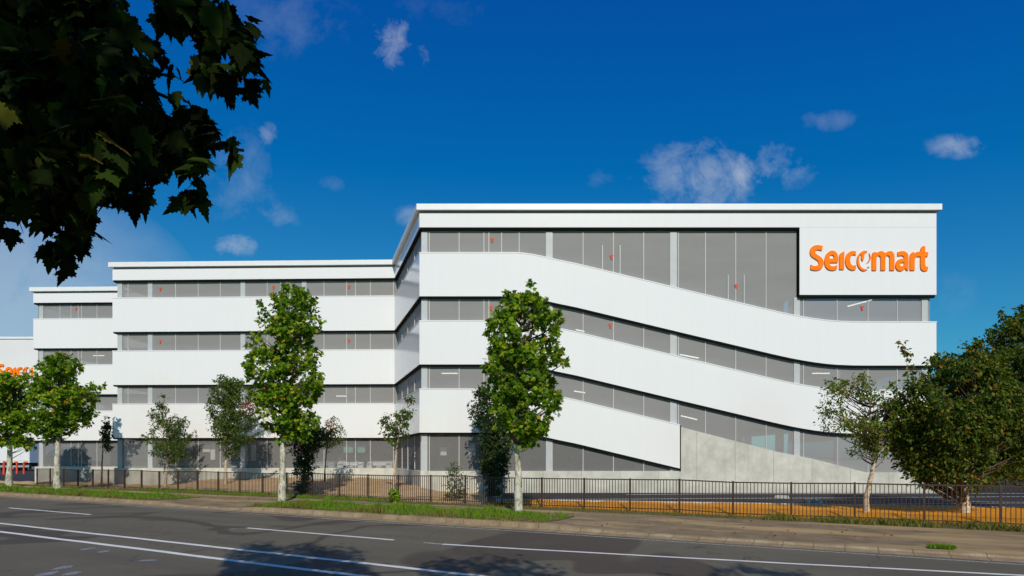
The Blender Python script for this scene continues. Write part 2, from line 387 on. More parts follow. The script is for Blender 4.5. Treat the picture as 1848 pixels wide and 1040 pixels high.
# painted lines, 4 mm above the road
def line(name, pa, pb, d, w, mat, wob=0.0, z=.005, drift=0.0):
    m = MB(); t0, t1 = t_px(pa, d), t_px(pb, d) if pb is not None else 30
    n = max(2, int((t1 - t0) / 1.0)); pts = []
    for k in range(n + 1):
        t = t0 + (t1 - t0) * k / n; o = wob * math.sin(t * .9 + d) * .5 + wob * .5 * math.sin(t * 2.3) + drift * (k / n) ** 1.15
        m.v += [RP(t, d - w / 2 + o, z), RP(t, d + w / 2 + o, z)]
    for k in range(n): m.f.append((2 * k, 2 * k + 2, 2 * k + 3, 2 * k + 1))
    return tag(m.build(name, mat), kind='structure')
line('road_edge_line', -400, 1900, 14.45, .10, M['faded'], .01)
line('road_lane_line', 16, 164, 11.55, .13, M['paint'], .012); line('road_lane_line', 447, 711, 11.50, .13, M['paint'], .02)
line('road_lane_line', 765, 796, 11.5, .12, M['faded'], .02)
line('road_lane_line', 798, 2000, 11.5, .13, M['paint'], .02, drift=1.75); line('road_lane_line', -500, -200, 11.55, .13, M['paint'], .012)
line('road_centre_line', -600, 2400, 8.72, .15, M['paint'], .012); line('road_centre_line', -600, 2400, 7.75, .16, M['paint'], .02)
# small bluish survey marks sprayed on the asphalt
mk = Mat('blue_grey_spray_mark'); mk.set(mk.ramp(mk.noise(25, 4), [(.42, (.10, .10, .11)), (.55, (.26, .28, .33))]), .8)
for (px, py, a, b) in [(158, 991, .16, .3), (188, 996, .14, .22), (112, 1025, .16, .28), (85, 1036, .16, .3), (131, 1035, .14, .26), (266, 1012, .22, .14), (861 - 440, 955, .1, .2)]:
    D = EYE * F_PX / (py - 825); c = W(px, py, D); m = MB(); r = random.random()
    pts = [(c.x + a * math.cos(w + r) * random.uniform(.6, 1), c.y + b * math.sin(w + r) * random.uniform(.6, 1), .0045) for w in [k * math.pi / 3 for k in range(6)]]
    m.poly(pts); tag(m.build('road_survey_mark', mk.m), kind='structure')

# soil under the verge and along the fence
def soft_strip(name, ta, tb, d0, d1, zc, mat, amp=.02, taper=.4, nd=8):
    m = MB(); n = max(6, int((tb - ta) / .25)); rnd = random.Random(3)
    for k in range(n + 1):
        t = ta + (tb - ta) * k / n
        e = min(1, (t - ta) / taper, (tb - t) / taper)
        for j in range(nd + 1):
            q = j / nd; w0 = .08 * math.sin(t * 2.7) + .05 * math.sin(t * 7.1)
            dd = d0 + (d1 - d0) * q + w0 * (1 if j in (0, nd) else .2)
            z = zc + amp * math.sin(math.pi * q) * max(0, e) + (rnd.uniform(-.006, .008) if 0 < j < nd else -.015)
            m.v.append(RP(t, dd, z))
    for k in range(n):
        for j in range(nd): a = k * (nd + 1) + j; m.f.append((a, a + nd + 1, a + nd + 2, a + 1))
    return tag(m.build(name, mat, smooth=True), kind='structure')
V1 = (t_px(-200, 16.5), t_px(288, 15.8)); V2 = (t_px(455, 15.8), t_px(985, 15.6))
soft_strip('verge_soil', V1[0], V1[1], 15.40, 17.9, .135, M['turf_soil'], .05)
soft_strip('verge_soil', V2[0], V2[1], 15.40, 17.9, .135, M['turf_soil'], .05)
soft_strip('fence_line_soil', t_px(-200, 20), 32, 19.55, 20.42, .125, M['turf_soil'], .035)

# ------------------------------------------------------------------ the facade line
sL, sR, sLL = 28.4, 36.18, 24.5
B0 = Vector(((203 - 924) / 28.15, 1100 / 28.15)); B1 = Vector(((712 - 924) / 28.53, 1100 / 28.53))
C0 = Vector(((757 - 924) / sR, 1100 / sR)); C1 = Vector(((1690 - 924) / sR, 1100 / sR))
DR = C0.y; BACK = DR + 16
C2 = Vector((C1.x, BACK)); BB = Vector((B0.x, 56.0))
A0 = Vector(((60 - 924) / 24.45, 1100 / 24.45)); A1 = Vector((B0.x - .05, 1100 / 24.6)); AB = Vector((A0.x, 56.0))
def xr(px): return (px - 924) / sR
DROP = [(700, 0), (930, 0), (945, 1), (960, 3.2), (975, 6), (990, 9.4), (1005, 12.8), (1040, 20), (1240, 68), (1390, 103.5), (1410, 108), (1430, 112.3), (1450, 116), (1470, 119.2), (1490, 121.8), (1510, 123.6), (1540, 124.8), (1565, 125), (1800, 125)]
def drop(px, tab=DROP):
    for (a, u), (b, v) in zip(tab, tab[1:]):
        if px <= b: return (u + (v - u) * (px - a) / (b - a)) / sR
    return tab[-1][1] / sR
PXS = [757] + [d[0] for d in DROP[1:-1]]
PXS = sorted(set(PXS + [1100, 1160, 1227, 1300, 1350, 1443, 1620, 1690]))
# a station: plan point, pixel for the ramp (None off the ramp facade), height shift
ST = [(BB, None, -.13), (B0, None, -.13), (B1, None, -.13)] + [(Vector((xr(p), DR)), p, 0.0) for p in PXS] + [(C2, 1700, 0.0)]
STL = [(AB, None, -.08), (A0, None, -.08), (A1, None, -.08)]
def offset_pts(st, off):
    out = []
    for i, (p, _, _) in enumerate(st):
        ns = []
        for a, b in ((i - 1, i), (i, i + 1)):
            if a < 0 or b >= len(st): continue
            d = (st[b][0] - st[a][0]);
            if d.length < 1e-6: continue
            d.normalize(); ns.append(Vector((d.y, -d.x)))
        n = (ns[0] + ns[-1]).normalized(); n = n / max(.3, n.dot(ns[0])); out.append(p + n * off)
    return out
def ribbon(mb, st, o0, o1, zb, zt, rng=None, solid=True):
    """wall strip along the stations between offsets o0 (inner) and o1 (outer); zb, zt are functions of a station"""
    idx = list(range(len(st))) if rng is None else list(rng)
    P0 = offset_pts(st, o0); P1 = offset_pts(st, o1); base = len(mb.v)
    for i in idx:
        b, t = zb(st[i]), zt(st[i])
        mb.v += [(P1[i].x, P1[i].y, b), (P1[i].x, P1[i].y, t), (P0[i].x, P0[i].y, t), (P0[i].x, P0[i].y, b)]
    for k in range(len(idx) - 1):
        a = base + 4 * k
        for j in ((0, 1), (1, 2), (2, 3), (3, 0)) if solid else ((0, 1),):
            mb.f.append((a + j[0], a + 4 + j[0], a + 4 + j[1], a + j[1]))
    if solid:
        mb.f.append((base, base + 1, base + 2, base + 3)); e = base + 4 * (len(idx) - 1); mb.f.append((e + 3, e + 2, e + 1, e))
def zc(z, withdz=False): return lambda s: z + (s[2] if withdz else 0)
def zd(z): return lambda s: z - (drop(s[1]) if s[1] else 0)
garage = empty('parking_garage', (0, DR, 0))
tag(garage, 'long white multi-storey parking garage with grey mesh strips and sloping ramp bands', 'parking garage')
I1227 = PXS.index(1227) + 3; I1443 = PXS.index(1443) + 3; IC1 = PXS.index(1690) + 3
BANDS = [(10.02, 12.17), (6.62, 8.77), (3.22, 5.37)]
for k, (b, t) in enumerate(BANDS):
    rng = range(len(ST)) if k < 2 else range(I1227 + 1)
    m = MB(); ribbon(m, ST, -.14, 0, zd(b), zd(t), rng); m.build('cladding_band', M['panel'], garage)
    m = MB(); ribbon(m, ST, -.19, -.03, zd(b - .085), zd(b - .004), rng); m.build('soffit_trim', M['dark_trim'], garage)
    m = MB(); ribbon(m, ST, -.19, .015, zd(t + .003), zd(t + .05), rng); m.build('band_coping', M['cap'], garage)
    m = MB(); ribbon(m, STL, -.14, 0, zd(b), zd(t)); m.build('cladding_band', M['panel'], garage)
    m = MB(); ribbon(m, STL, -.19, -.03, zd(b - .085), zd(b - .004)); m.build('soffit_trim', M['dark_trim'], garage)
    m = MB(); ribbon(m, STL, -.19, .015, zd(t + .003), zd(t + .05)); m.build('band_coping', M['cap'], garage)
for st in (ST, STL):
    m = MB(); ribbon(m, st, -.14, 0, zc(13.46, 1), zc(14.17, 1)); m.build('roof_fascia', M['panel'], garage)
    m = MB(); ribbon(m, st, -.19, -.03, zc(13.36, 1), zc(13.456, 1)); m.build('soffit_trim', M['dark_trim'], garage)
    m = MB(); ribbon(m, st, -.19, -.05, zc(14.174, 1), zc(14.27, 1)); m.build('fascia_recess', M['gap'], garage)
    m = MB(); ribbon(m, st, -.25, .17, zc(14.273, 1), zc(14.57, 1)); m.build('roof_coping', M['cap'], garage)
m = MB(); m.v += [(p[0].x, p[0].y + .3, 14.0) for p in ST[1:-1]] + [(p[0].x, 55.5, 14.0) for p in ST[1:-1]]
n = len(ST) - 2
for k in range(n - 1): m.f.append((k, k + 1, n + k + 1, n + k))
m.build('roof_deck', M['slab'], garage)
m = MB(); m.quad((A0.x + .3, A0.y + .3, 14.0), (A1.x, A1.y + .3, 14.0), (A1.x, 55.5, 14.0), (A0.x + .3, 55.5, 14.0)); m.build('roof_deck', M['slab'], garage)
# concrete plinth, rising into the ramp wall right of the end of the lowest band
def plinth_top(s):
    if s[1] is None or s[1] <= 1227: return 1.30
    p = min(s[1], 1564); tab = [(1227, 3.52), (1400, 2.276), (1466, 1.917), (1518, 1.558), (1564, 1.23)]
    for (a, u), (b, v) in zip(tab, tab[1:]):
        if p <= b: return u + (v - u) * (p - a) / (b - a)
    return 1.23
m = MB(); ribbon(m, ST, -.30, -.06, zc(-.2), plinth_top, range(0, I1227 + 1)); m.build('concrete_plinth', M['concrete'], garage)
STR = [(Vector((xr(p), DR)), p + (.5 if p == 1227 else 0), 0) for p in [1227, 1300, 1400, 1466, 1518, 1564, 1690, 1724]]
m = MB(); ribbon(m, STR, -.30, -.05, zc(-.2), plinth_top); m.build('ramp_wall', M['concrete'], garage)
m = MB(); ribbon(m, STL, -.30, -.06, zc(-.2), zc(1.30)); m.build('concrete_plinth', M['concrete'], garage)
# white end cap of the lowest band
m = MB(); m.box((xr(1227) + .003, DR - .02, 1.30), (xr(1227) + .05, DR + .19, 5.37 - drop(1227))); m.build('band_end_trim', M['dark_trim'], garage)
# sign panel at the right end of the top storey
m = MB(); m.box((xr(1443), DR - .002, 10.09), (C1.x, DR + .145, 13.452)); m.build('sign_panel', M['panel'], garage)
m = MB(); m.box((xr(1443) - .03, DR + .03, 9.96), (C1.x - .05, DR + .19, 10.088)); m.build('soffit_trim', M['dark_trim'], garage)
m = MB(); m.box((xr(1443) - .05, DR + .03, 10.09), (xr(1443) - .003, DR + .19, 13.33)); m.build('sign_panel_edge', M['dark_trim'], garage)
# mesh screens, one per storey
MO = -.20
def screen(st, zb, zt, rng=None, mt='mesh'):
    m = MB(); ribbon(m, st, MO, MO, zb, zt, rng, solid=False); return m.build('mesh_screen', M[mt], garage)
screen(ST, zd(12.12), zc(13.45, 1)); screen(ST, zd(8.72), zd(10.02)); screen(ST, zd(5.32), zd(6.62)); 
screen(ST, plinth_top, zd(3.22), range(0, I1227 + 1), 'open_mesh')
screen([(s[0], s[1] + (1 if s[1] == 1227 else 0), s[2]) for s in ST if s[1] and s[1] >= 1227][:-1], plinth_top, lambda s: 5.33 - drop(s[1]))
for a, b in ((12.12, 13.37), (8.72, 10.02), (5.32, 6.62), (1.3, 3.22)): screen(STL, zc(a), zc(b), None, 'open_mesh' if a < 2 else 'mesh')
# columns and mullions stand just in front of the screen, behind the bands
def upright(name, p, dirx, w, zb, zt, o0, o1, mat):
    d = Vector(dirx).normalized(); n = Vector((d.y, -d.x)); m = MB(); a = p - d * w / 2; b = p + d * w / 2
    q = [a + n * o0, b + n * o0, b + n * o1, a + n * o1]
    m.hexa([(v.x, v.y, zb) for v in reversed(q)], [(v.x, v.y, zt) for v in reversed(q)]); return m.build(name, mat, garage)
def on(a, b, px):   # point where the plan line a-b meets the ray through photo column px
    k = (px - 924) / F_PX; d = b - a; t = (k * a.y - a.x) / (d.x - k * d.y); return a + d * t
for (a, b, cols, mulls) in [(B0, B1, [213, 268, 436, 547], [228, 314, 355, 395, 480, 504, 583, 624, 640, 667, 709]),
                            (C0, C1, [765, 991, 1217, 1441], [774, 828, 873, 882, 905, 937, 997, 1053, 1108, 1163, 1226, 1275, 1330, 1385, 1453, 1514, 1570, 1623]),
                            (A0, A1, [71], [105, 125, 138, 144, 172]), (B1, C0, [], [720, 730, 742])]:
    for px in cols:
        zb = 1.2 if px < 1227 else 1.6
        zt = 13.3 if px < 1441 else 10.0
        p = on(a, b, px)
        upright('column', p, b - a, .30 if px != 1217 else .34, zb, zt, -.40, -.165, M['column'])
    for px in mulls:
        wdt = .035; p = on(a, b, px)
        zb = 1.25
        if a is C0 and px > 1227:
            zb = plinth_top((None, px, 0)) - .02
        zt = 13.3 if px < 1443 else 9.95
        upright('mullion', p, b - a, wdt, zb, zt, -.225, -.17, M['mullion'])
upright('column', on(C0, C1, 1673), C1 - C0, .30, 1.2, 9.95, -.40, -.165, M['column'])
upright('column', on(C0, C1, 1517), C1 - C0, .22, 1.5, 6.9, -.50, -.235, M['column'])
upright('column', on(B1, C0, 753), C0 - B1, .25, 1.2, 3.2, -.40, -.165, M['column'])
for px, zt in ((1088, 12.62), (1120, 12.62), (1316, 11.13), (1345, 11.13)):
    upright('guard_rail_post', on(C0, C1, px), C1 - C0, .05, zt - 1.6, zt, -.19, -.15, M['column'])
# red inverted triangles marking rescue openings
def marker(a, b, px, py):
    p = on(a, b, px); d = (b - a).normalized(); n = Vector((d.y, -d.x)); p = p - n * .155
    z = EYE + (825 - py) * p.y / F_PX; s = .095; m = MB()
    f = [(p - d * s, z + .11), (p + d * s, z + .11), (p + d * .02, z - .12), (p - d * .02, z - .12)]
    m.hexa([(v.x - n.x * .008, v.y - n.y * .008, zz) for v, zz in f], [(v.x, v.y, zz) for v, zz in f]); m.build('rescue_marker', M['marker'], garage)
for px, py in ((888, 433), (1105, 464), (1331, 517), (886, 556), (1103, 588), (1560, 556)): marker(C0, C1, px, py)
for px, py in ((286, 522), (491, 519), (628, 518), (286, 617), (628, 615)): marker(B0, B1, px, py)
marker(A0, A1, 134, 558)
# interior: slabs, back wall, lamps
for z in (11.0, 7.6, 4.2):
    for st in ([s for s in ST[1:-1]], [s for s in STL[1:]]):
        m = MB(); n = len(st); yb = 45.9 if st[0][0].y < 41 and False else 55.0
        for s in st: m.v += [(s[0].x, s[0].y + .35, zd(z)(s)), (s[0].x, yb, zd(z)(s)), (s[0].x, yb, zd(z)(s) - .35), (s[0].x, s[0].y + .35, zd(z)(s) - .35)]
        for k in range(n - 1):
            a = 4 * k
            for j in range(4): m.f.append((a + j, a + j + 4, a + (j + 1) % 4 + 4, a + (j + 1) % 4))
        m.build('floor_slab', M['slab'], garage)
m = MB(); m.box((A0.x + .3, 55.0, -.1), (C1.x - .3, 55.3, 13.9)); m.build('back_wall', M['inner'], garage)
m = MB(); m.poly([(A0.x + .4, A0.y + .4, .88), (B0.x, A1.y + .4, .88), (B0.x + .3, B0.y + .4, .88), (B1.x, B1.y + .4, .88), (C0.x + .3, C0.y + .4, .88), (xr(1227), DR + .4, .88), (xr(1227), 55, .88), (A0.x + .4, 55, .88)]); m.build('ground_floor', M['slab'], garage)
for x in np.arange(-24, 20, 6.2):
    for y in (44.5, 50.5):
        if x > -5 or y > 42:
            m = MB(); m.box((x, y, .5), (x + .45, y + .45, 13.9)); m.build('inner_column', M['column'], garage)
for (pa, ya, pb, yb2, D) in [(797, 674, 826, 674, 33), (1227, 640, 1261, 646.5, 31.3), (1229, 750.5, 1258, 757.5, 31.3), (1039, 595, 1055, 598.5, 31.3), (607, 715, 626, 715, 41), (168, 642, 188, 642, 48), (1466, 674, 1497, 674, 33), (1530, 553, 1573, 541.5, 32.5), (1036, 706, 1056, 709, 32)]:
    m = MB(); p, q = W(pa, ya, D), W(pb, yb2, D)
    m.tube([p, q], [.03, .03], 6); m.build('ceiling_lamp', M['lamp'], garage)
# ground-floor notice boards and ramp details seen through the mesh
for px0, px1, y0, y1 in ((620, 637, 803, 817), (645, 659, 803, 817)):
    a, b = W(px0, y1, 39.35), W(px1, y0, 39.35); m = MB(); m.box((a.x, 39.35, a.z), (b.x, 39.4, b.z)); m.build('notice_board', M['teal'], garage)
for px0, px1, y0, y1, D in ((365, 379, 803, 816, 39.8), (380, 388, 801, 830, 39.8), (439, 446, 802, 832, 39.8), (453, 461, 803, 832, 39.8), (795, 806, 808, 822, 31.6), (845, 858, 800, 820, 31.6)):
    a, b = W(px0, y1, D), W(px1, y0, D); m = MB(); m.box((a.x, D, a.z), (b.x, D + .06, b.z)); m.build('white_board', M['white_paint'], garage)
# down-pipe loop at the inner corner
# ------------------------------------------------------------------ lettering
GL = {
 'S': [[(262,115,1),(250,178,1),(215,167),(180,168),(155,190),(165,220),(205,248),(245,278),(270,320),(272,370),(250,420),(205,447),(150,452),(90,438,1),(92,372,1),(130,388),(170,390),(200,372),(205,345),(190,315),(150,288),(105,255),(85,210),(90,160),(120,120),(170,102),(220,104)]],
 'e': [[(470,345,1),(352,345,1),(362,378),(390,395),(425,392),(462,378,1),(458,435,1),(420,450),(370,450),(320,425),(290,370),(288,300),(310,230),(350,190),(390,178),(430,188),(460,220),(475,280)],[(352,290,1),(420,290,1),(414,250),(390,235),(362,250)]],
 'i': [[(492,440,1),(492,260),(510,215),(560,185,1),(556,440,1)]],
 'c': [[(722,190,1),(720,245,1),(690,232),(655,250),(642,300),(650,360),(680,385),(722,378,1),(720,440,1),(680,450),(630,435),(590,390),(575,320),(585,250),(620,205),(670,182)]],
 'o': [[(885,190,1),(840,178),(790,200),(750,250),(735,310),(745,380),(780,435),(830,460),(885,440,1),(840,432),(795,408),(770,360),(765,300),(775,245,1),(800,230,1),(795,265),(800,300),(820,320),(832,290),(835,250),(850,215)],[(905,215,1),(930,270),(915,320),(875,352,1),(902,310),(914,265)],[(880,408,1),(915,396,1),(905,412,1)]],
 'm': [[(945,452,1),(946,250),(958,204,1),(1000,195,1),(1005,210,1),(1050,188),(1090,187),(1125,212,1),(1170,188),(1215,187),(1245,215),(1255,262),(1255,452,1),(1190,452,1),(1190,285),(1180,252),(1155,245),(1136,262),(1130,292),(1130,452,1),(1065,452,1),(1065,288),(1055,255),(1035,246),(1012,265),(1005,300),(1005,452,1)]],
 'a': [[(1300,198,1),(1350,185),(1400,190),(1440,225),(1450,285),(1450,452,1),(1425,450,1),(1405,420,1),(1380,445),(1340,460),(1295,445),(1272,395),(1285,335),(1325,298),(1392,290,1),(1386,262),(1360,246),(1300,252,1)],[(1392,340,1),(1350,346),(1330,370),(1345,395),(1385,388,1)]],
 'rt': [[(1473,452,1),(1473,265),(1490,215),(1520,195,1),(1535,215,1),(1570,195),(1615,192,1),(1625,145),(1650,115),(1682,120,1),(1682,195,1),(1725,200,1),(1718,260,1),(1682,260,1),(1682,370),(1695,398),(1722,400,1),(1718,450,1),(1670,462),(1630,440),(1617,390),(1617,260,1),(1570,260),(1545,277),(1537,320),(1537,452,1)]],
}
def smooth_loop(pts):
    out = []; n = len(pts); P = [Vector(p[:2]) for p in pts]; S = [len(p) > 2 for p in pts]
    for i in range(n):
        p1, p2 = P[i], P[(i + 1) % n]; out.append(p1)
        if S[i] and S[(i + 1) % n]: continue
        p0 = p1 - (p2 - p1) * .3 if S[i] else P[i - 1]; p3 = p2 + (p2 - p1) * .3 if S[(i + 1) % n] else P[(i + 2) % n]
        for t in (.25, .5, .75):
            out.append(.5 * ((2 * p1) + (p2 - p0) * t + (2 * p0 - 5 * p1 + 4 * p2 - p3) * t * t + (3 * p1 - p0 - 3 * p2 + p3) * t ** 3))
    return out
def lettering(x_left, y_front, z_base, k, parent, depth=.05):
    """k = metres per trace unit; x runs right, z up"""
    sign = None
    for ch, loops in GL.items():
        cu = bpy.data.curves.new('letter', 'CURVE'); cu.dimensions = '2D'; cu.fill_mode = 'BOTH'; cu.extrude = depth / 2
        for lp in loops:
            pts = smooth_loop(lp); sp = cu.splines.new('POLY'); sp.points.add(len(pts) - 1); sp.use_cyclic_u = True
            for q, p in zip(sp.points, pts): q.co = ((p.x - 80) * k, (452 - p.y) * k, 0, 1)
        tmp = bpy.data.objects.new('tmp', cu); COL.objects.link(tmp)
        bpy.context.view_layer.update()
        me = bpy.data.meshes.new_from_object(tmp.evaluated_get(bpy.context.evaluated_depsgraph_get())); bpy.data.objects.remove(tmp)
        me.transform(Matrix.Translation((x_left, y_front - depth / 2, z_base)) @ Matrix.Rotation(math.radians(90), 4, 'X'))
        me.materials.clear(); link_mesh('sign_letter', me, M['orange'], parent)
lettering(xr(1460.4), DR - .002, EYE + (825 - 488.7) / sR, 1 / 7.7 / sR, garage, .06)

# ------------------------------------------------------------------ distant warehouse, trucks, posts
wh = empty('warehouse', (-80, 100, 0)); tag(wh, 'plain white warehouse wall with orange lettering, far left behind the trees', 'warehouse')
a = W(-60, 614, 100); b = W(78, 612, 100)
m = MB(); m.box((a.x - 20, 100, 5.2), (b.x + 10, 125, b.z)); m.build('upper_wall', M['far_wall'], wh)
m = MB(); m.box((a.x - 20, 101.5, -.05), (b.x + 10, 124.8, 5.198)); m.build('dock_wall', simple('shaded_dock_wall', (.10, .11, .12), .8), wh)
m = MB(); m.box((a.x - 20.1, 99.85, b.z + .003), (b.x + 10, 125.1, b.z + .35)); m.build('roof_coping', M['cap'], wh)
lettering(W(-5, 0, 100).x, 99.95, W(0, 682, 100).z, 100 / F_PX * 25 / 350, wh, .12)
def truck(x, y, w, h, label):
    t = empty('box_truck', (x, y, 0)); tag(t, label, 'truck', 'white trucks parked at the warehouse dock')
    def P(name, mat, lo, hi, par=t, bev=0):
        m = MB(); m.box(lo, hi); return m.build(name, M[mat], par, local=(True), bevel=bev)
    P('cargo_box', 'white_paint', (-w / 2, 0, 1.15), (w / 2, 8.5, h), bev=.04)
    P('chassis', 'rubber', (-w / 2 + .2, .3, .6), (w / 2 - .2, 8.6, 1.146))
    P('cab', 'white_paint', (-w / 2 + .1, 8.7, .7), (w / 2 - .1, 10.6, 2.7), bev=.08)
    dr = P('rear_door', 'white_paint', (-w / 2 + .08, -.04, 1.45), (-.015, -.003, h - .15)); P('rear_door', 'white_paint', (.015, -.04, 1.45), (w / 2 - .08, -.003, h - .15))
    P('bumper', 'chrome', (-w / 2 + .05, -.12, .50), (w / 2 - .05, .02, .78), bev=.02)
    for s in (-1, 1):
        P('tail_light', 'lens', (s * w * .3 - .28, -.07, 1.22), (s * w * .3 + .28, -.003, 1.40))
        for yy_ in (1.9, 9.4):
            m = MB(); m.tube([(s * (w / 2 - .32), yy_, .5), (s * (w / 2 - .02), yy_, .5)], [.5, .5], 20); wl = m.build('wheel', M['rubber'], t, local=True)
            m = MB(); m.tube([(s * (w / 2 - .05), yy_, .5), (s * (w / 2), yy_, .5)], [.25, .25], 14); m.build('rim', M['chrome'], wl, local=True)
        P('mud_flap', 'rubber', (s * w * .36 - .22, .55, .25), (s * w * .36 + .22, .58, .95))
    return t
truck(W(38, 0, 88).x, 88, 2.45, 3.9, 'white box truck seen from the rear with two orange tail lights between the trunks')
truck(W(0, 0, 88).x, 88, 2.4, 3.5, 'white box truck at the edge of the yard, cut off by the photo edge')
for i, (px, yb_, hh, ww) in enumerate([(7, 857, .8, .09), (24, 847, 1.0, .10), (30.5, 856, .75, .08), (43, 856, .75, .08)]):
    D = (EYE - .0) * F_PX / (yb_ - 825); c = W(px, yb_, D)
    t = empty('bollard', (c.x, c.y, 0))
    tag(t, ['orange bollard left of the first plane trunk', 'bright orange bollard against the truck wheels', 'red bollard under the truck, left of two', 'red bollard under the truck, right of two'][i], 'bollard', 'orange bollards by the trucks')
    m = MB(); m.tube([(0, 0, .03), (0, 0, hh * 1.9)], [ww * 1.3, ww * 1.1], 10); m.build('post', M['cone'], t, local=True)
    m = MB(); m.tube([(0, 0, -.05), (0, 0, .03)], [ww * 2.8, ww * 2.4], 12); m.build('base', M['rubber'], t, local=True)

# ------------------------------------------------------------------ ground behind the fence
def grid_ground(name, f, mat, nu, nv):
    m = MB()
    for i in range(nu + 1):
        for j in range(nv + 1): m.v.append(f(i / nu, j / nv))
    for i in range(nu):
        for j in range(nv): a = i * (nv + 1) + j; m.f.append((a, a + nv + 1, a + nv + 2, a + 1))
    return tag(m.build(name, mat, smooth=True), kind='structure')
def fence_pt(px, d=20.4): t = t_px(px, d); return Vector(RP(t, d, 0)[:2])
def wob(x, y): return .035 * math.sin(x * 1.3 + y * .7) + .025 * math.sin(x * 2.9 - y * 1.7) + .02 * math.sin(x * 5.3 + y * 4.1)
def soil_f(u, v):
    px = -150 + u * (905 + 150)
    a = fence_pt(px); kx = (px - 924) / F_PX
    yb = 45.2 if px < 203 else (39.3 if px < 712 else (39.3 - (px - 712) / 45 * 8.6 if px < 757 else 30.7))
    b = Vector((kx * yb, yb)); p = a + (b - a) * v
    rise = .48 / (1 + math.exp(-(px - 350) / 25)) / (1 + math.exp((px - 770) / 22))
    z = .10 + .10 * min(1, v * 4) + rise * v ** .9 + wob(p.x, p.y) * min(1, v * 3) + .16 * math.exp(-((px - 620) / 110) ** 2) * math.sin(math.pi * min(1, v * 1.1)) ** 2
    return (p.x, p.y, z)
grid_ground('soil_ground', soil_f, M['dirt'], 220, 24)
# orange mulch bank: rises from the fence to the kerb of the car park
def kerb_lot(px):
    y = 901.0 + (px - 905) * .0155; D = (EYE - .34) * F_PX / (y - 825); return Vector(((px - 924) / F_PX * D, D))
def mulch_f(u, v):
    px = 880 + u * (2200 - 880); a = fence_pt(px); b = kerb_lot(px); p = a + (b - a) * v
    dist = (p - a).length; z = .12 + .20 * min(1, dist / .9) ** .8 + wob(p.x * 1.5, p.y * 1.5) * .35 * min(1, dist)
    return (p.x, p.y, z)
grid_ground('mulch_bank', mulch_f, M['mulch'], 200, 14)
def tri_f(u, v):   # car-park asphalt
    px = 880 + u * (2200 - 880); b = kerb_lot(px); e = Vector(((px - 924) / F_PX * 36, 36)) ; e = Vector((b.x + (e.x - b.x) * 1, 36))
    p = b + (e - b) * v; return (p.x, p.y, .21)
grid_ground('car_park_asphalt', tri_f, M['lot'], 30, 4)
m = MB()
for k in range(60):
    p0, p1 = kerb_lot(895 + k * 22), kerb_lot(895 + (k + 1) * 22 - .8)
    m.hexa([(p0.x, p0.y, .1), (p1.x, p1.y, .1), (p1.x, p1.y + .14, .1), (p0.x, p0.y + .14, .1)], [(p0.x, p0.y, .345), (p1.x, p1.y, .345), (p1.x, p1.y + .14, .345), (p0.x, p0.y + .14, .345)])
tag(m.build('car_park_kerb', simple('pale_new_kerb', (.50, .48, .44), .85)), kind='structure')
def lot_line(pts, w):
    m = MB()
    for (a, b) in zip(pts, pts[1:]):
        m.quad((a[0], a[1] - w / 2, .215), (b[0], b[1] - w / 2, .215), (b[0], b[1] + w / 2, .215), (a[0], a[1] + w / 2, .215))
    tag(m.build('car_park_line', M['paint']), kind='structure')
def LP(px, py): D = 1.79 * F_PX / (py - 825); return ((px - 924) / F_PX * D, D)
lot_line([LP(1000, 901.5), LP(1150, 901), LP(1300, 899.8), LP(1500, 899), LP(1848, 896.5), LP(2000, 896)], .16)
lot_line([LP(1700, 904.5), LP(1848, 907), LP(2000, 910)], .10); lot_line([LP(1500, 911), LP(1700, 909), LP(1848, 908.5), LP(2000, 908.5)], .07)
lot_line([LP(1130, 893), LP(1300, 891.6), LP(1560, 891), LP(1848, 890.8)], .2)
for i, (px, py, L_, lab) in enumerate([(1471, 907, .75, 'long pale concrete wheel stop lying nearest the birch'), (1411, 900, .6, 'pale concrete wheel stop lying farther off, left of the other')]):
    x, y = LP(px, py); t = empty('wheel_stop', (x, y, .21), math.radians(-28)); tag(t, lab, 'wheel stop', 'concrete wheel stops')
    m = MB(); L = L_ / 2; m.hexa([(-L, -.12, 0), (L, -.12, 0), (L, .12, 0), (-L, .12, 0)], [(-L + .04, -.08, .14), (L - .04, -.08, .14), (L - .04, .08, .14), (-L + .04, .08, .14)])
    m.build('block', simple('pale_precast_concrete', (.38, .38, .36), .8), t, local=True, bevel=.015)
    for s in (-1, 1):
        m = MB(); m.tube([(s * L * .6, 0, .138), (s * L * .6, 0, .152)], [.03, .03], 8); m.build('bolt', M['rubber'], t, local=True)
# yard behind the left end
m = MB(); m.poly([(-140, 47, .0), (-34, 47, .0), (-34, 100, .0), (-140, 100, .0)]); tag(m.build('yard_asphalt', M['lot']), kind='structure')
# dark shed on the right behind the big tree
sh = empty('shed', (24, 33, 0)); tag(sh, 'dark low shed with brown cladding behind the big birch at the right', 'shed')
m = MB(); m.box((24.1, 33, .1), (48, 38, 1.75)); m.build('base_wall', M['shed'], sh)
m = MB(); m.box((24.1, 33.15, 1.753), (48, 38, 4.4)); m.build('upper_wall', simple('tree_shade_dark_sheet', (.030, .032, .036), .7, var=.3), sh)  # near-black upper wall stands in for the shade under the trees
m = MB(); m.hexa([(23.8, 32.6, 4.403), (48, 32.6, 4.403), (48, 38.3, 4.403), (23.8, 38.3, 4.403)], [(23.8, 32.6, 4.55), (48, 32.6, 4.55), (48, 38.3, 5.2), (23.8, 38.3, 5.2)]); m.build('roof', M['shed'], sh)
for k in range(14):
    x = 24.5 + k * 1.1; m = MB(); m.box((x, 32.95, .12), (x + .06, 32.997, 1.74)); m.build('batten', M['shed'], sh)

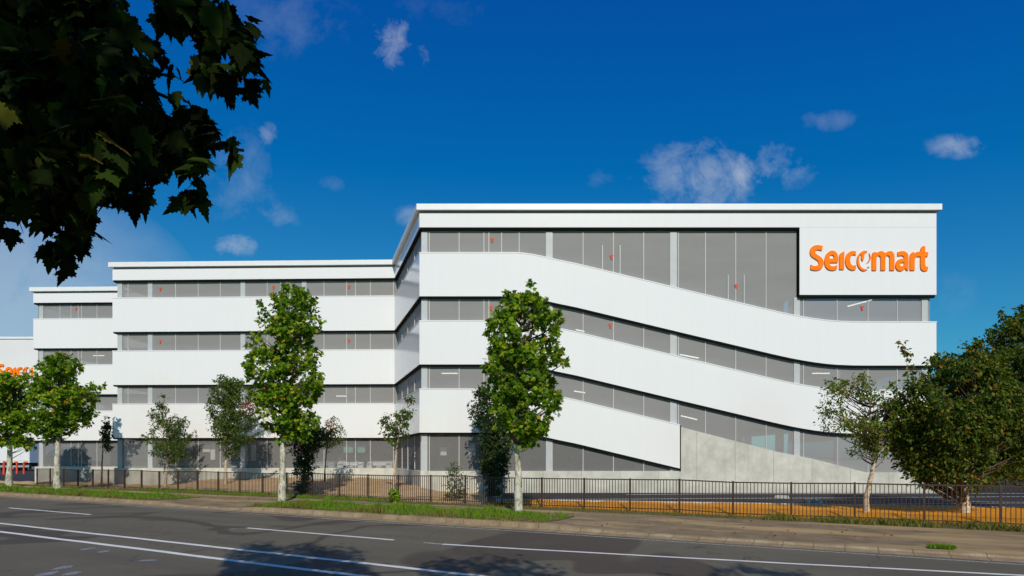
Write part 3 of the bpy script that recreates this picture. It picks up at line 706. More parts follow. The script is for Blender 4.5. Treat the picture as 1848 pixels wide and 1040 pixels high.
# ------------------------------------------------------------------ cars behind the ground-floor mesh
def car(x, y, rz, paint, label, group='cars parked inside the ground floor', tall=False, z0=.88):
    t = empty('parked_car', (x, y, z0), rz); tag(t, label, 'car', group)
    H = 1.75 if tall else 1.42; Wd = .84; L = 4.2
    # body: side profile lofted across the width; front of the car faces -y
    lower = [(0, .38), (.03, .62), (.18, .78), (1.05, .92), (1.25, .95), (3.6, .98), (4.1, .92), (4.2, .6), (4.15, .3), (.05, .28)]
    m = MB(); n = len(lower)
    for xx, sh_ in ((-Wd, .10), (-Wd + .06, 0), (Wd - .06, 0), (Wd, .10)):
        for (py_, pz) in lower:
            cy, cz = 2.1, .6; m.v.append((xx, cy + (py_ - cy) * (1 - sh_ * .35), cz + (pz - cz) * (1 - sh_)))
    for k in range(3):
        for j in range(n): a = k * n + j; b = k * n + (j + 1) % n; m.f.append((a, b, b + n, a + n))
    m.f.append(tuple(range(n))); m.f.append(tuple(reversed(range(3 * n, 4 * n))))
    m.build('body', M[paint], t, local=True, bevel=.03)
    cab = [(1.0, .93), (1.75, H - .06), (2.1, H), (3.3, H - .02), (3.75, H - .15), (4.1, .96)]
    m = MB(); n = len(cab); wd = [(.0, .76), (.7, .60), (1, .56), (1, .56), (.8, .58), (0, .74)]
    for s in (-1, 1):
        for (p, w_) in zip(cab, wd): m.v.append((s * w_[1], p[0], p[1] - (.0)))
    for j in range(n - 1): m.f.append((j, j + 1, n + j + 1, n + j))
    m.f.append(tuple(reversed(range(n)))); m.f.append(tuple(range(n, 2 * n)))
    g_ = m.build('glasshouse', M['glass'], t, local=True, bevel=.03)
    m = MB(); m.hexa([(-.575, 1.74, H - .045), (.575, 1.74, H - .045), (.58, 3.5, H - .06), (-.58, 3.5, H - .06)], [(-.53, 1.85, H + .025), (.53, 1.85, H + .025), (.53, 3.4, H + .015), (-.53, 3.4, H + .015)])
    m.build('roof', M[paint], t, local=True, bevel=.02)
    for s in (-1, 1):
        m = MB(); m.tube([(s * .765, .97, .93), (s * .60, 1.78, H - .03)], [.035, .03], 6); m.build('pillar', M[paint], t, local=True)
        m = MB(); m.box((s * .62 - .16, -.012, .60), (s * .62 + .16, .10, .74)); m.build('headlight', M['chrome'], t, local=True, bevel=.02)
        m = MB(); m.box((s * .88 - .09, 1.15, .95), (s * .88 + .09, 1.28, 1.08)); m.build('wing_mirror', M[paint], t, local=True, bevel=.02)
        for yy_ in (.8, 3.4):
            m = MB(); m.tube([(s * .66, yy_, .32), (s * .86, yy_, .32)], [.32, .32], 18); wl = m.build('wheel', M['rubber'], t, local=True)
            m = MB(); m.tube([(s * .82, yy_, .32), (s * .875, yy_, .32)], [.19, .18], 12); m.build('rim', M['chrome'], wl, local=True)
    m = MB(); m.box((-.45, -.02, .42), (.45, .06, .56)); m.build('grille', M['rubber'], t, local=True)
    m = MB(); m.box((-.17, -.035, .44), (.17, -.021, .53)); m.build('number_plate', M['white_paint'], t, local=True)
    return t
car(W(632, 0, 39.9).x, 39.9, .12, 'white_paint', 'small white hatchback behind the mesh, left of the pale saloon', tall=True)
car(W(684, 0, 39.9).x, 39.9, -.05, 'white_paint', 'white saloon behind the mesh beside the inner corner of the garage')
car(W(580, 0, 40).x, 40, .0, 'silver_paint', 'silver car behind the mesh, half hidden by the ivy-dark tree')
car(W(130, 0, 48).x + 1.2, 48.6, math.radians(75), 'dark_paint', 'dark tall car behind the mesh beside the second plane tree', tall=True)
car(W(423, 0, 40.2).x, 40.2, .1, 'dark_paint', 'dark car behind the mesh below the dense birch', tall=True)

# ------------------------------------------------------------------ fence
fence = empty('street_fence', RP(0, 20.3, .12)); tag(fence, 'long brown steel railing fence with thin upright bars along the pavement', 'fence')
FD = 20.3; FH = 1.10; FZ = .14; SP = 1.68
t0 = t_px(61, FD); t1 = t_px(1137, FD); npan = 0
ts = [t1 + k * SP for k in range(-40, 16)]; ts = [t for t in ts if t > t0 - SP * .5]
def fz(t): return FZ + .02 * math.sin(t * .8) + .012 * math.sin(t * 2.3)
for i, t in enumerate(ts):
    c = RP(t, FD); z = fz(t); hh = .028
    m = MB(); q = [RP(t - hh, FD - hh), RP(t + hh, FD - hh), RP(t + hh, FD + hh), RP(t - hh, FD + hh)]
    m.hexa([(a[0], a[1], z - .15) for a in q], [(a[0], a[1], z + FH + .02) for a in q])
    m.build('post', M['fence'], fence)
    if i + 1 < len(ts):
        u = ts[i + 1]; m = MB()
        for zz, hz in ((.10, .014), (FH - .02, .019)):
            a, b = t + hh + .002, u - hh - .002; r = .018
            m.hexa([RP(a, FD - r, fz(t) + zz - hz), RP(b, FD - r, fz(u) + zz - hz), RP(b, FD + r, fz(u) + zz - hz), RP(a, FD + r, fz(t) + zz - hz)],
                   [RP(a, FD - r, fz(t) + zz + hz), RP(b, FD - r, fz(u) + zz + hz), RP(b, FD + r, fz(u) + zz + hz), RP(a, FD + r, fz(t) + zz + hz)])
        for k in range(1, 16):
            tt = t + (u - t) * k / 16; z2 = fz(t) + (fz(u) - fz(t)) * k / 16; r = .0095
            m.hexa([RP(tt - r, FD - r, z2 + .0), RP(tt + r, FD - r, z2 + .0), RP(tt + r, FD + r, z2 + .0), RP(tt - r, FD + r, z2 + .0)],
                   [RP(tt - r, FD - r, z2 + FH - .04), RP(tt + r, FD - r, z2 + FH - .04), RP(tt + r, FD + r, z2 + FH - .04), RP(tt - r, FD + r, z2 + FH - .04)])
        m.build('bar_panel', M['fence'], fence)

# ------------------------------------------------------------------ leaves, grass (bulk meshes via numpy)
def leaf_template(kind):
    if kind == 'plane':
        h = [(0, 0), (.16, -.06), (.42, .06), (.30, .24), (.56, .50), (.27, .50), (.20, .66), (0, 1.0)]
    elif kind == 'big':
        h = [(x * .82, y * 1.08) for x, y in [(0, 0), (.12, -.06), (.25, -.02), (.34, -.08), (.38, .03), (.50, .05), (.42, .14), (.46, .20), (.36, .24), (.42, .32), (.55, .36), (.52, .44), (.62, .54), (.46, .52),
             (.43, .61), (.34, .56), (.25, .58), (.28, .69), (.20, .71), (.20, .81), (.12, .83), (.10, .94), (0, 1.12)]]
    else:
        h = [(0, 0), (.20, .12), (.27, .38), (.14, .72), (0, 1.0)]
    n = len(h); fold = .22
    r = [(x, y, -fold * x - .12 * y * y) for x, y in h]
    l = [(-x, y, -fold * x - .12 * y * y) for x, y in h[1:-1]]
    v = np.array(r + l, dtype=np.float64)
    fr = list(range(n)); fl = [0, n - 1] + [n + k for k in reversed(range(n - 2))]
    return v, [fr, fl]
TPL = {k: leaf_template(k) for k in ('plane', 'big', 'small')}
def leaves_mesh(name, kind, P, S, Nrm, Tip, mat, parent=None, curl=None):
    """P positions, S sizes, Nrm face normals, Tip tip directions (all n x 3 arrays)"""
    tv, tf = TPL[kind]; n = len(P); k = len(tv)
    Nn = Nrm / np.linalg.norm(Nrm, axis=1, keepdims=True)
    Tp = Tip - Nn * np.sum(Tip * Nn, axis=1, keepdims=True); Tp /= np.maximum(1e-6, np.linalg.norm(Tp, axis=1, keepdims=True))
    X = np.cross(Tp, Nn)
    V = P[:, None, :] + S[:, None, None] * (tv[None, :, 0:1] * X[:, None, :] + tv[None, :, 1:2] * Tp[:, None, :] + tv[None, :, 2:3] * Nn[:, None, :])
    V = V.reshape(-1, 3)
    loops = np.concatenate([np.array(f) for f in tf]); sizes = np.array([len(f) for f in tf])
    LV = (loops[None, :] + (np.arange(n) * k)[:, None]).ravel()
    tot = np.tile(sizes, n); start = np.concatenate([[0], np.cumsum(tot)[:-1]])
    me = bpy.data.meshes.new(name); me.vertices.add(len(V)); me.vertices.foreach_set('co', V.astype(np.float32).ravel())
    me.loops.add(len(LV)); me.loops.foreach_set('vertex_index', LV.astype(np.int32))
    me.polygons.add(len(tot)); me.polygons.foreach_set('loop_start', start.astype(np.int32)); me.polygons.foreach_set('loop_total', tot.astype(np.int32))
    me.update(calc_edges=True); me.validate()
    return link_mesh(name, me, mat, parent)
def blades(name, P, H, Wd, mat, rng, lean=.35, kind='stuff', parent=None):
    n = len(P); a = rng.uniform(0, 2 * np.pi, n); b = rng.uniform(0, 2 * np.pi, n); ln = rng.uniform(.1, 1, n) * lean * H
    dx = np.stack([np.cos(a), np.sin(a), 0 * a], 1) * Wd[:, None] * .5; off = np.stack([np.cos(b) * ln, np.sin(b) * ln, H], 1)
    mid = P + off * np.array([.35, .35, .6])
    V = np.stack([P - dx, P + dx, mid + dx * .8, P + off, mid - dx * .8], 1).reshape(-1, 3)
    LV = np.arange(n * 5); me = bpy.data.meshes.new(name); me.vertices.add(len(V)); me.vertices.foreach_set('co', V.astype(np.float32).ravel())
    me.loops.add(len(LV)); me.loops.foreach_set('vertex_index', LV.astype(np.int32))
    me.polygons.add(n); me.polygons.foreach_set('loop_start', (np.arange(n) * 5).astype(np.int32)); me.polygons.foreach_set('loop_total', np.full(n, 5, np.int32))
    me.update(calc_edges=True); me.validate(); o = link_mesh(name, me, mat, parent)
    if kind: o['kind'] = kind
    return o
rng = np.random.default_rng(5)
def rp_arr(t, d, z): return np.stack([t * RX + d * NX, t * RY + d * NY, z], 1)
def clumpy(n, ta, tb, d0, d1, seed, keep=.35, fr=1.3, edge=0):
    r = np.random.default_rng(seed); t = r.uniform(ta, tb, n * 3); d = r.uniform(d0, d1, n * 3)
    v = np.sin(t * fr * 2.1 + 1.3 * np.sin(d * 2.3)) * np.sin(t * fr * .83 + d * 1.7) + .5 * np.sin(t * fr * 5.7 + d * 4.1)
    q = (d - d0) / (d1 - d0); rag = .12 * np.sin(t * 3.3) + .1 * np.sin(t * 8.7)
    k = (r.uniform(-1.2, 1.2, n * 3) < v + keep * 2) & (q > -.02 + np.abs(rag) * edge) & (q < 1 - np.abs(rag) * edge)
    return t[k][:n], d[k][:n]
for (ta, tb), n, sd_ in ((V1, 30000, 1), (V2, 34000, 2)):
    ta2 = max(ta, t_px(-60, 17))
    t, d = clumpy(n, ta2, tb, 15.36, 17.95, sd_, .62, edge=.9)
    end = np.minimum(1, np.minimum((t - ta2) / .3, (tb - t) / .7)); k = rng.uniform(0, 1, len(t)) < end + .1; t, d = t[k], d[k]
    P = rp_arr(t, d, np.full(len(t), .13)); h = rng.uniform(.05, .17, len(t)) * (1 + .5 * np.sin(t * 1.7)) ** .6 * (1 + .6 * (np.sin(t * 4.1) * np.sin(d * 5 + t) > .5))
    k2 = (d < 15.75 + .25 * np.sin(t * 2.1)) | (rng.uniform(0, 1, len(t)) < .05 + .2 * (np.sin(t * 1.1) * np.sin(d * 3 + t) > .3))
    g_ = blades('verge_grass', P[~k2], h[~k2], rng.uniform(.008, .016, (~k2).sum()), M['grass'], rng)
    g2 = blades('verge_grass', P[k2], h[k2] * 1.0, rng.uniform(.008, .016, k2.sum()), M['weeds'], rng)
# grass skirt round the second verge trees and the weedy fence line
t, d = clumpy(24000, t_px(-30, 20), 20, 19.5, 20.38, 9, .25, edge=.9)
right = t > t_px(1400, 20)
h = rng.uniform(.03, .10, len(t)) * np.where(right, 1.25, 1.0)
blades('fence_line_weeds', rp_arr(t, d, np.full(len(t), .13)), h, rng.uniform(.007, .015, len(t)), M['weeds'], rng, .6)
t, d = clumpy(5000, t_px(1380, 20), t_px(1960, 20), 19.5, 20.4, 12, -.1)
blades('fence_line_weeds', rp_arr(t, d, np.full(len(t), .13)), rng.uniform(.06, .2, len(t)), rng.uniform(.01, .018, len(t)), M['weeds'], rng, .9)
t, d = clumpy(6000, t_px(250, 20), t_px(700, 20), 19.7, 20.6, 14, .0)
blades('fence_line_weeds', rp_arr(t, d, np.full(len(t), .13)), rng.uniform(.06, .2, len(t)), rng.uniform(.01, .016, len(t)), M['grass'], rng, .5)
t, d = clumpy(900, t_px(1672, 16), t_px(1720, 16), 15.5, 15.8, 15, .9)
blades('kerb_grass_tuft', rp_arr(t, d, np.full(len(t), .08)), rng.uniform(.03, .09, len(t)), rng.uniform(.01, .016, len(t)), M['grass'], rng, .7)
t, d = clumpy(500, t_px(0, 18.6), t_px(1700, 18.6), 15.6, 19.5, 16, .0)
n = len(t); nr = rng.normal(0, .25, (n, 3)); nr[:, 2] += 1; tip = rng.normal(0, 1, (n, 3)); tip[:, 2] *= .1
lo = leaves_mesh('fallen_leaves', 'plane', rp_arr(t, d, np.full(n, .135)), rng.uniform(.02, .09, n) ** 1.0, nr, tip, M['red_leaf']); lo['kind'] = 'stuff'

# ------------------------------------------------------------------ trees
def tree(name, label, cat, rows, D, base, trunk, kind, n, size, leafmat, barkmat, seed, per=14, cr=.26, depthk=.9, r0=.12, group=None,
         shell=.55, droop=.5, twigs=.35, base_z=.12, extra=None, splitmat=None, dz=0.0, gap=.0, shoots=0):
    r = np.random.default_rng(seed); rd = random.Random(seed)
    k = D / F_PX; root = empty(name, (W(base[0], base[1], D).x, D, base_z)); tag(root, label, cat, group)
    ys = np.array([q[0] for q in rows], float); xl = np.array([q[1] for q in rows], float); xr_ = np.array([q[2] for q in rows], float)
    area = np.interp(np.linspace(ys[0], ys[-1], 200), ys, xr_ - xl); area = np.maximum(area, 4) ** 1.55; cdf = np.cumsum(area) / area.sum()
    nc = max(4, n // per); yc = np.interp(r.uniform(0, 1, nc), cdf, np.linspace(ys[0], ys[-1], 200))
    L = np.interp(yc, ys, xl); R_ = np.interp(yc, ys, xr_); cx = (L + R_) / 2; rad = np.maximum(2, (R_ - L) / 2)
    ang = r.uniform(0, 2 * np.pi, nc); rr = r.uniform(0, 1, nc) ** shell
    inner = np.maximum(.35, 1 - cr * .42 / (rad * k + 1e-6))
    px = cx + rad * rr * inner * np.cos(ang); dy = rad * k * depthk * rr * np.sin(ang)
    C = np.stack([(px - 924) * k, D + dy, EYE - (yc - 825) * k + dz], 1)
    if gap:   # open windows between the leafy boughs
        ph = r.uniform(0, 6.28, 6); q = C / (cr * 3.2); spire = C[:, 2] > C[:, 2].max() - .8
        v_ = np.sin(q[:, 0] * 2.1 + ph[0] + 1.3 * np.sin(q[:, 2] * 1.7 + ph[1])) + np.sin(q[:, 2] * 2.9 + ph[2] + 1.1 * np.sin(q[:, 1] * 2.0 + ph[3])) + .7 * np.sin(q[:, 1] * 2.6 + q[:, 0] * 1.9 + ph[4])
        C = C[(v_ > np.quantile(v_, gap)) | spire]; ztop = C[:, 2].max()
    for _ in range(shoots):   # leafy shoots that break the outline
        i = r.integers(len(C)); c = C[i].copy(); o_ = np.array([c[0] - (cx.mean() - 924) * k, c[1] - D, 0]); o_ /= max(.3, np.linalg.norm(o_))
        o_ = o_ * r.uniform(.1, .9) + np.array([0, 0, r.uniform(.3, 1.0)]); ln = cr * r.uniform(1.5, 3.2); m3 = 4; ln = min(ln, max(.15, (ztop - c[2]) * .8))
        C = np.concatenate([C, [c + o_ * ln * (j + 1) / m3 for j in range(m3)]])
    nc = len(C); small = np.ones(nc); small[nc - 4 * shoots:] = .45
    # trunk and limbs
    tp = [W(x, y, D) for x, y in trunk]; tp[0].z = base_z - .15; rs = [r0 * (1.25 if i == 0 else 1) * (1 - .78 * i / (len(tp) - 1)) for i in range(len(tp))]
    # refine trunk with slight irregularity
    P2, R2 = [], []
    for i in range(len(tp) - 1):
        seg = 5
        for j in range(seg):
            f = j / seg; p = tp[i].lerp(tp[i + 1], f); w = r0 * .12
            P2.append(p + Vector((rd.uniform(-w, w), rd.uniform(-w, w), 0)) if (i or j) else p); R2.append((rs[i] + (rs[i + 1] - rs[i]) * f) * rd.uniform(.93, 1.07))
    P2.append(tp[-1]); R2.append(rs[-1])
    tm = MB(); tm.tube(P2, R2, 10); tm.build('trunk', M[barkmat], root, smooth=True)
    bm_ = MB()
    zs = [p.z for p in P2]
    for i in range(nc):
        if rd.random() > twigs: continue
        c = Vector(C[i]); rdist = math.hypot(c.x - tp[-1].x, c.y - D)
        zt = c.z - .5 * rdist - .15
        jj = min(range(len(P2)), key=lambda q: abs(P2[q].z - zt)); a = P2[jj]
        if a.z > c.z + .2 or jj < 3: jj = max(3, jj); a = P2[jj]
        mid = a.lerp(c, .5) + Vector((rd.uniform(-.08, .08), rd.uniform(-.08, .08), rd.uniform(-.12, .02)))
        w = min(R2[jj] * .55, .012 + .012 * (c - a).length); bm_.tube([a, mid, c], [w, w * .6, .004], 5)
    if bm_.v: bm_.build('branches', M['dark_bark'], root)
    # leaves in clusters
    per_i = (r.poisson(per, nc) * np.where(small < 1, .5, 1)).astype(int) + 2; idx = np.repeat(np.arange(nc), per_i); m_ = len(idx)
    off = r.normal(0, 1, (m_, 3)); off /= np.linalg.norm(off, axis=1, keepdims=True); off *= (r.uniform(0, 1, m_) ** .5)[:, None] * cr * (r.uniform(.6, 1.25, nc) * small)[idx][:, None]
    off[:, 2] *= .85
    P = C[idx] + off
    axis = np.array([(cx.mean() - 924) * k, D, 0]); out = P - axis; out[:, 2] = 0; out /= np.maximum(.1, np.linalg.norm(out, axis=1, keepdims=True))
    nr = out * .5 + r.normal(0, .85, (m_, 3)) + np.array([.05, -.25, .55]); tip = off * 1.0 / cr + r.normal(0, .5, (m_, 3)) + out * .3; tip[:, 2] -= droop
    S = size * r.uniform(.6, 1.2, m_)
    if splitmat is not None:
        sel = splitmat(P, r)
        leaves_mesh('crown', kind, P[~sel], S[~sel], nr[~sel], tip[~sel], M[leafmat], root)
        if sel.any(): leaves_mesh('crown', kind, P[sel], S[sel], nr[sel], tip[sel], M['red_leaf'], root)
    else:
        leaves_mesh('crown', kind, P, S, nr, tip, M[leafmat], root)
    return root
def rows_from(ox, oy, sc, lst): return [(oy + y / sc, ox + a / sc, ox + b / sc) for y, a, b in lst]
GP = 'plane trees along the grass verge'
tree('plane_tree', 'tall plane tree with white mottled trunk standing in front of the sloping ramp bands', 'tree',
     rows_from(820, 480, 2.2625, [(30, 296, 318), (75, 288, 335), (110, 232, 345), (150, 186, 372), (190, 160, 425), (240, 118, 458), (300, 122, 445), (345, 128, 470), (390, 112, 492), (440, 108, 455), (490, 118, 440), (540, 145, 480), (600, 150, 430), (660, 150, 408), (715, 185, 378), (760, 235, 350), (800, 285, 325)]),
     20.1, (936, 928), [(936, 928), (935, 860), (931, 790), (930, 700), (938, 600), (952, 540)], 'plane', 5600, .17, 'plane_leaf', 'plane_bark', 11, r0=.135, group=GP, per=13, cr=.20, shell=.6, gap=.17, shoots=46, twigs=.5)
tree('plane_tree', 'tall plane tree with straight white trunk in front of the flat white bands', 'tree',
     rows_from(420, 500, 2.477, [(45, 215, 360), (90, 212, 373), (130, 190, 372), (170, 132, 380), (200, 108, 416), (250, 78, 412), (300, 58, 395), (350, 52, 385), (400, 25, 402), (430, 35, 408), (480, 75, 400), (530, 78, 405), (580, 98, 385), (640, 112, 388), (690, 150, 372), (735, 200, 365)]),
     25.9, (509, 905), [(509, 905), (510, 850), (511, 780), (512, 700), (515, 600), (518, 560)], 'plane', 7000, .18, 'plane_leaf', 'plane_bark', 12, r0=.155, group=GP, per=13, cr=.23, shell=.6, gap=.16, shoots=50, twigs=.5)
tree('plane_tree', 'round-crowned plane tree at the left, second trunk from the left edge', 'tree',
     rows_from(0, 640, 4, [(0, 455, 485), (30, 320, 520), (70, 300, 575), (130, 285, 625), (200, 255, 668), (300, 235, 688), (400, 250, 685), (460, 242, 665), (520, 252, 600), (575, 275, 540), (610, 320, 440)]),
     34.5, (103, 885), [(103, 885), (103, 840), (104, 790), (106, 720), (108, 690)], 'plane', 5200, .205, 'plane_leaf', 'plane_bark', 13, r0=.17, group=GP, per=12, cr=.26, shell=.58, gap=.18, shoots=26)
tree('plane_tree', 'plane tree at the left edge of the view in front of the trucks', 'tree',
     rows_from(0, 640, 4, [(150, 20, 190), (190, -40, 225), (300, -80, 238), (450, -90, 240), (560, -80, 235), (620, -40, 235), (665, 110, 240)]),
     38.5, (16, 878), [(16, 878), (17, 840), (18, 790), (18, 730), (16, 710)], 'plane', 4400, .21, 'plane_leaf', 'plane_bark', 14, r0=.17, group=GP, per=12, cr=.27, shell=.58, gap=.16, shoots=22)
tree('birch_tree', 'small loose birch with two uneven leafy tops in front of the lowest white band', 'tree',
     rows_from(0, 640, 4, [(305, 1176, 1196), (380, 1120, 1200), (410, 1075, 1240), (450, 1075, 1305), (520, 1090, 1335), (600, 1062, 1368), (660, 1075, 1372), (720, 1105, 1360), (770, 1180, 1330)]),
     36.8, (298, 881), [(298, 881), (301, 845), (305, 810), (300, 760), (297, 725)], 'small', 4200, .125, 'birch_leaf', 'birch_bark', 21, r0=.075, per=16, cr=.24, droop=1.2, gap=.2, shoots=22, group='young birches behind the fence')
tree('birch_tree', 'dense rounded birch left of the tall plane tree with a rust-red patch of leaves', 'tree',
     [(676, 398, 402), (685, 388, 440), (705, 380, 460), (740, 377, 464), (770, 379, 464), (790, 385, 460), (808, 395, 440), (822, 404, 420)],
     35.5, (407, 885), [(407, 885), (407, 850), (408, 815), (416, 750), (420, 700)], 'small', 9500, .13, 'birch_leaf', 'birch_bark', 22, r0=.085, per=20, cr=.26, droop=1.0, gap=.12, shoots=22, group='young birches behind the fence',
     splitmat=lambda P, r: (((P[:, 0] + 15.1) ** 2 + (P[:, 2] - 4.9) ** 2) < .22) & (r.uniform(0, 1, len(P)) < .7))
tree('ivy_covered_tree', 'dark ivy-clad column tree just right of the straight white plane trunk', 'tree',
     [(765, 545, 560), (778, 528, 610), (790, 525, 615), (800, 526, 590), (820, 526, 572), (850, 528, 570), (880, 530, 562), (894, 536, 558)],
     29.5, (547, 893), [(547, 893), (549, 860), (552, 820), (556, 780)], 'small', 5200, .12, 'dark_leaf', 'dark_bark', 23, r0=.11, per=18, cr=.22, group=None)
tree('rusty_leaved_tree', 'thin young tree with rust-red and green leaves in front of the parked silver car', 'tree',
     [(742, 598, 602), (757, 592, 612), (772, 578, 622), (785, 570, 628), (800, 576, 620), (815, 585, 606)],
     35, (585, 890), [(585, 890), (586, 850), (590, 810), (598, 760)], 'small', 900, .12, 'birch_leaf', 'dark_bark', 24, r0=.05, per=9, cr=.25,
     splitmat=lambda P, r: (((P[:, 0] + 10.6) ** 2 + (P[:, 2] - 3.6) ** 2) < .5) & (r.uniform(0, 1, len(P)) < .6))
# sapling with bare top by the inner corner: two leafy sides
tree('leaning_sapling', 'leaning sapling with bare orange-brown stem before the inner corner of the garage', 'tree',
     [(717, 727, 744), (740, 728, 748), (752, 684, 748), (775, 688, 742), (790, 690, 740), (800, 700, 730), (810, 708, 728)],
     29.5, (711, 893), [(711, 893), (711, 862), (716, 810), (722, 770), (722, 742)], 'small', 1000, .15, 'birch_leaf', 'birch_bark', 25, r0=.06, per=11, cr=.2, droop=1.4)
tree('thin_sapling', 'thin dark sapling with drooping leaves at the left corner of the taller block', 'tree',
     [(752, 188, 193), (765, 180, 200), (780, 179, 203), (795, 183, 203), (812, 188, 200)],
     37.5, (184, 880), [(184, 880), (184, 840), (186, 800), (190, 756)], 'small', 700, .14, 'dark_leaf', 'dark_bark', 26, r0=.05, per=10, cr=.2, droop=1.4)
tree('ivy_covered_tree', 'dark ivy-clad tree tucked behind the mottled trunk before the ramp', 'tree',
     [(694, 866, 874), (712, 852, 900), (735, 846, 905), (760, 850, 925), (790, 860, 930), (820, 862, 928), (850, 865, 918), (880, 872, 908), (905, 880, 905)],
     28.4, (890, 897), [(890, 897), (888, 870), (886, 800), (880, 740)], 'small', 8000, .13, 'dark_leaf', 'dark_bark', 27, r0=.10, per=20, cr=.26)
tree('pale_shrub', 'pale sparse shrub behind the fence left of the dark ivy-clad tree', 'shrub',
     [(832, 812, 828), (850, 805, 838), (865, 800, 842), (885, 798, 845), (902, 800, 846)],
     26.2, (820, 905), [(820, 905), (820, 885), (822, 860)], 'small', 900, .10, 'pale_leaf', 'dark_bark', 28, r0=.02, per=8, cr=.22, droop=.3)
tree('green_weed_plant', 'small bright green weed by the fence foot below the leaning sapling', 'plant',
     [(885, 706, 716), (893, 702, 722), (902, 704, 724)], 25.0, (712, 904), [(712, 904), (712, 896), (712, 889)], 'small', 260, .12, 'plane_leaf', 'dark_bark', 29, r0=.01, per=8, cr=.15)
tree('birch_tree', 'airy birch with slim leaning pale trunk in front of the concrete ramp wall', 'tree',
     rows_from(1440, 560, 3.06, [(345, 330, 350), (375, 310, 400), (410, 160, 400), (450, 130, 520), (500, 125, 560), (560, 125, 590), (610, 115, 600), (660, 140, 600), (700, 230, 590), (740, 240, 560), (790, 290, 545), (840, 480, 540)]),
     18.6, (1562, 945), [(1563, 942), (1563, 900), (1573, 855), (1583, 818), (1570, 760), (1572, 700)], 'small', 4000, .095, 'birch_leaf_light', 'birch_bark', 31, r0=.085, per=11, cr=.19, gap=.3, shoots=30, droop=.9, twigs=.42, shell=.7)
tree('birch_tree', 'big full-crowned birch with browning leaves at the right behind the fence', 'tree',
     rows_from(1440, 560, 3.06, [(185, 910, 960), (240, 900, 1010), (280, 760, 1060), (330, 730, 1120), (370, 640, 1160), (420, 600, 1190), (500, 500, 1230), (600, 490, 1250), (700, 500, 1270), (780, 520, 1260), (850, 570, 1230), (910, 600, 1180), (955, 660, 1060), (975, 715, 960)]),
     18.3, (1742, 938), [(1742, 938), (1742, 900), (1741, 860), (1748, 790), (1760, 700), (1755, 640)], 'small', 26000, .125, 'autumn_leaf', 'birch_bark', 32, r0=.14, gap=.24, shoots=130, per=16, cr=.27, droop=.8, twigs=.3, shell=.5, depthk=.75)
tree('birch_tree', 'tallest leafy birch cut off by the right edge of the view', 'tree',
     rows_from(1440, 560, 3.06, [(-10, 1230, 1420), (40, 1165, 1500), (100, 1085, 1560), (170, 1020, 1600), (250, 960, 1620), (400, 960, 1640), (600, 980, 1650), (750, 1000, 1620), (860, 1030, 1560), (930, 1080, 1500)]),
     19.6, (1880, 937), [(1880, 937), (1880, 880), (1878, 800), (1875, 680), (1872, 600)], 'small', 25000, .13, 'autumn_leaf', 'birch_bark', 33, r0=.16, gap=.16, shoots=110, per=16, cr=.28, droop=.8, twigs=.25, shell=.5, depthk=.8)

# ------------------------------------------------------------------ the overhanging plane tree: crown over and behind the camera
r = np.random.default_rng(77)
fg = empty('plane_tree', (-5.5, -5.5, .12)); tag(fg, 'dark shaded plane tree whose big lobed leaves hang into the upper left of the view', 'tree')
C = []; NL = []
def addc(x, y, D, n, cr):
    D *= .86; C.append((*W(x, y, D), cr)); NL.append(n)
def region(poly_rows, n, D0, D1, cr, per):
    ys = np.array([q[0] for q in poly_rows], float); l = np.array([q[1] for q in poly_rows], float); rr_ = np.array([q[2] for q in poly_rows], float)
    for _ in range(n):
        y = r.uniform(ys[0], ys[-1]); x = r.uniform(np.interp(y, ys, l), np.interp(y, ys, rr_)); addc(x, y, r.uniform(D0, D1), per, cr)
# dense mass in the corner
region([(-60, -60, 185), (0, -60, 175), (60, -60, 215), (150, -60, 225), (230, -60, 225), (290, -60, 200), (330, -60, 120), (355, -60, 55)], 270, 3.2, 5.2, .22, 7)
region([(60, 180, 225), (130, 205, 250), (160, 210, 275), (230, 200, 310), (300, 200, 310), (330, 230, 290)], 26, 3.6, 4.4, .12, 5)
region([(0, 270, 390), (25, 285, 400), (45, 330, 410)], 14, 3.6, 4.2, .08, 5)
region([(60, 375, 440), (100, 345, 462), (150, 350, 462)], 12, 3.6, 4.2, .07, 5)
region([(190, 300, 350), (240, 300, 385), (300, 270, 375), (350, 335, 375)], 12, 3.6, 4.2, .07, 5)
region([(320, -40, 240), (345, -20, 225), (365, -20, 60)], 16, 3.6, 4.3, .08, 5)
region([(375, 70, 150), (400, 75, 155), (470, 90, 118)], 10, 3.8, 4.1, .05, 4)
